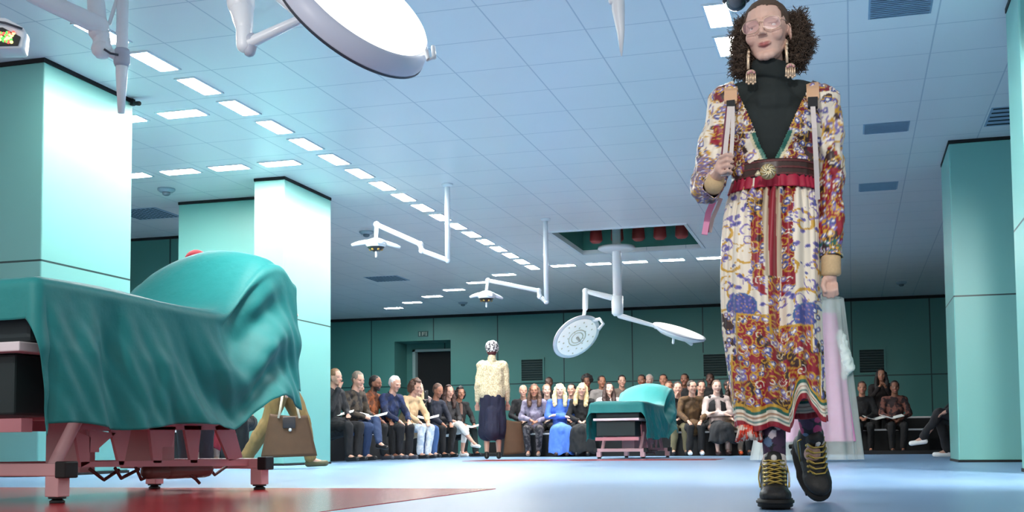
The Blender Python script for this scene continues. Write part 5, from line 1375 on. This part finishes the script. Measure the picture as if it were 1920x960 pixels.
# --- walkers
w = G(924, 862)
figure('walker seen from behind in cream flecked jacket, long navy skirt and dotted head scarf', w[0], w[1], PI+.28, pose='stand', hair=('wrap', (40, 30, 30)), top=(228, 214, 180), top2=(196, 178, 140), tsc=60, bottom=(28, 30, 54), skirt=.30, shoes=(22, 18, 18), arms='down', group='models on the runway', seed=130, scale=1.02, vox=.010, boxy=True)
w = G(530, 878)
figure('walker in yellow top and olive trousers mostly hidden behind the foreground table', w[0], w[1], PI/2+.25, pose='stride', skin='fair', hair=('short', (70, 50, 40)), top=(206, 168, 78), bottom=(128, 104, 62), shoes=(86, 84, 56), arms='down', legw=1.25, group='models on the runway', seed=131, vox=.009)
w = G(366, 888)
figure('walker in dark red knitted beanie, only the cap showing above the foreground drape', w[0], w[1], .4, pose='stand', skin='fair', hair=('beanie', (128, 14, 34)), top=(60, 20, 28), bottom=(40, 24, 30), arms='down', group='models on the runway', seed=132, scale=1.10)
# walker in the sheer gown behind the front figure
w = G(1512, 866)
gw = figure('walker in a flowing pale pink and white sheer gown behind the patterned dress', w[0], w[1], .1, pose='stand', skin='fair', hair=('short', (90, 70, 50)), top=(214, 160, 186), bottom=(222, 170, 196), skirt=.3, arms='down', group='models on the runway', seed=133, scale=.93)
GF = Frame(w[0], w[1], .1)
def gown_pt(u, t, wl, wr_, y0, y1, amp, k):
    th = 2*PI*u; py = y0+(y1-y0)*t
    l = wl[0]+(wl[1]-wl[0])*t; r = wr_[0]+(wr_[1]-wr_[0])*t; A = GF((l+r)/2, py, 0); rx = (r-l)/2/145.0
    g = amp*(.2+t)*(math.sin(th*k+1.5*math.sin(th*3))+.5*math.sin(th*k*2.1+2)); return (A[0]+(rx+g)*math.sin(th), -(.24*rx+.14+g)*math.cos(th), A[2])
sheer_m = mat('sheer white tulle', (226, 232, 226), .6, var=.06, alpha=.34); gpink = mat('pink silk', (214, 142, 182), .5, var=.18, scale=5)
def unscale(o): o.scale = (1/.93,)*3; return o
unscale(grid('gown_overlayer', 150, 60, lambda u, t: gown_pt(u, t, (1470, 1424), (1574, 1600), 560, 862, .035, 9), sheer_m, gw, wrap=True))
unscale(grid('gown', 150, 50, lambda u, t: gown_pt(u, t, (1475, 1440), (1562, 1588), 590, 828, .03, 7), gpink, gw, wrap=True))
q = Bag().tube([GF(1572, 620, -.1), GF(1584, 660, -.12), GF(1590, 690, -.12), GF(1578, 712, -.1)], [.05, .07, .075, .03], 10)
me = remesh(q, .012, 2); v = getv(me); v += getn(me)*((noise3(v, 18, 3)-.5)*.06)[:, None]; setv(me, v); unscale(link('gown_sleeve', me, mat('white crumpled tulle', (222, 230, 222), .7, alpha=.85), gw))
# --- bags
def tote(label, f, px0, px1, pt, pb, dy, group=None, hpx=None):
    t_ = thing('tote_bag', label, 'bag', (f.o[0], f.o[1], 0), f.rz, 'large brown tote bags')
    c = lambda x, y, d=0: f(x, y, dy+d)
    m_ = mat('brown suede', (78, 54, 32), .75, var=.2, scale=8); w0, w1 = px0, px1; iw = (w1-w0)*.16
    A_, B_, C_, D_ = c(w0+iw, pt), c(w1-iw*1.1, pt+3), c(w1, pb-4), c(w0, pb)
    q = Bag(); n = 15; v = []; ff = []
    for s_ in (-1, 1):
        for j in range(n):
            t = j/(n-1)
            for i in range(n):
                u = i/(n-1); p = (A_*(1-u)+B_*u)*(1-t)+(D_*(1-u)+C_*u)*t
                p = p+np.array([0, s_*(.02+.085*t)*math.sin(math.pi*min(1, max(0, .04+.92*u)))**.5, -.012*math.sin(math.pi*u)*(1-t)]); v.append(p)
    for s_ in (0, 1):
        for j in range(n-1):
            for i in range(n-1):
                a = s_*n*n+j*n+i; ff.append((a, a+1, a+n+1, a+n) if s_ == 0 else (a, a+n, a+n+1, a+1))
    o2 = n*n
    for i in range(n-1): ff.append((i+(n-1)*n, i+1+(n-1)*n, o2+i+1+(n-1)*n, o2+i+(n-1)*n)); 
    for j in range(n-1):
        ff.append((j*n, (j+1)*n, o2+(j+1)*n, o2+j*n)); ff.append((j*n+n-1, o2+j*n+n-1, o2+(j+1)*n+n-1, (j+1)*n+n-1))
    q.add(v, ff); o = q.put('bag_body', m_, t_); sd = o.modifiers.new('s', 'SOLIDIFY'); sd.thickness = .006
    wd = w1-w0
    if hpx:
        for k, sx in enumerate((.36, .62)):
            q = Bag().tube([c(w0+wd*(sx-.05), pt+8, -.04), c(w0+wd*(sx-.01), pt-14, -.05), c(w0+wd*(sx+.03), pt-42, -.02)] if k == 0 else [c(w0+wd*(sx+.07), pt+8, -.04), c(w0+wd*(sx+.02), pt-14, -.05), c(w0+wd*(sx-.01), pt-42, -.02)], .013, 8)
            q.put('handle', mat('cream rope handle', (226, 208, 176), .6), t_)
        Bag().box(c(w0+wd*.5, pt+16, -.06), (.13, .02, .12)).put('flap', mat('dark leather flap', (44, 40, 40), .5), t_, bevel=.01)
        Bag().sph(c(w0+wd*.52, pt+30, -.075), (.018, .008, .018), 10).put('clasp', mat('silver clasp', (220, 220, 215), .3, metal=.6), t_)
    return t_
w = G(560, 878); tote('big brown suede tote with cream handles hanging in front of the slim pillar', Frame(w[0], w[1], .45), 490, 594, 776, 858, -.32, hpx=True)
w = G(930, 862); tote('plain brown bag at the right side of the walker seen from behind', Frame(w[0], w[1], .3), 944, 984, 787, 853, -.05)
# --- benches
bench_m = mat('black bench cloth', (16, 17, 19), .8); btop_m = mat('white bench edge', (200, 200, 200), .5)
def bench(label, x0, x1, y0, y1, z=.44, rz=0, grp='black benches'):
    cx_, cy_ = (x0+x1)/2, (y0+y1)/2
    t_ = thing('bench', label, 'bench', (cx_, cy_, 0), rz, grp); a, b_ = (x1-x0)/2, (y1-y0)/2
    Bag().b2(-a, a, -b_, b_, 0.0, z-.035).put('bench_base', bench_m, t_, False); Bag().b2(-a-.01, a+.01, -b_-.01, b_+.01, z-.035, z).put('bench_top', btop_m, t_, False, bevel=.006)
bench('black bench under the left front row', -8.3, -7.55, 14.3, 22.2)
bench('black bench of the far front row', -6.3, -.9, 21.02, 21.62)
struct('riser_platform', Bag().b2(-7.2, 2.4, 21.85, 23.1, 0, .06).b2(-7.2, 2.4, 23.1, 25.4, 0, .28), bench_m)
bench('taller black bench of the far back row', -6.5, -.5, 22.28, 22.8, .50); bench('black stand at the back of the far rows', -6.7, 2.2, 23.62, 24.2, .70)
bench('black bench in the dim right corner', -.2, 1.35, 22.75, 23.0, .46)
bench('black bench behind the foreground table', -9.4, -7.3, 12.2, 12.66, .44)
bench('black bench on the right side behind the pillar', 1.6, 2.1, 15.2, 18.5, .44)
# --- papers and phones held by the onlookers
pap_m = mat('white booklet paper', (226, 226, 222), .6)
def paper(label, p, rot, sz=(.21, .15)):
    t_ = thing('booklet', label, 'booklet', tuple(p), rot[2], 'booklets held by onlookers')
    q = Bag().box((-.5*sz[0], 0, 0), (sz[0], sz[1], .006), (0, .25, 0)).box((.5*sz[0], 0, 0), (sz[0], sz[1], .006), (0, -.25, 0)); q.xf(rotM(rot[0], rot[1], 0)); q.put('pages', pap_m, t_, False)
for px, py, Y, lab in [(700, 778, 16.2, 'white booklet on the lap of the man in the leather jacket'), (636, 774, 15.6, 'white paper on the lap of the woman by the pillar'), (884, 798, 21.2, 'open white booklet on the lap of the curly-haired woman'), (1640, 783, 22.6, 'white sheet lying on a lap in the dim right corner'), (1672, 781, 22.5, 'second white sheet right of it in the dim right corner'), (800, 782, 18.6, 'pale open magazine on the knees of the beige coat')]:
    p = hit(px, py, 1, Y); paper(lab, p, (.25, 0, .3))
t_ = thing('phone', 'dark phone held in front of the blonde woman in black', 'phone', tuple(hit(799, 740, 1, 18.75)), .8); Bag().box((0, 0, 0), (.075, .012, .15)).put('phone_body', black_m, t_, True, bevel=.004); Bag().sph((-.02, -.008, .05), (.008, .004, .008), 8).put('lens', rim_m, t_)
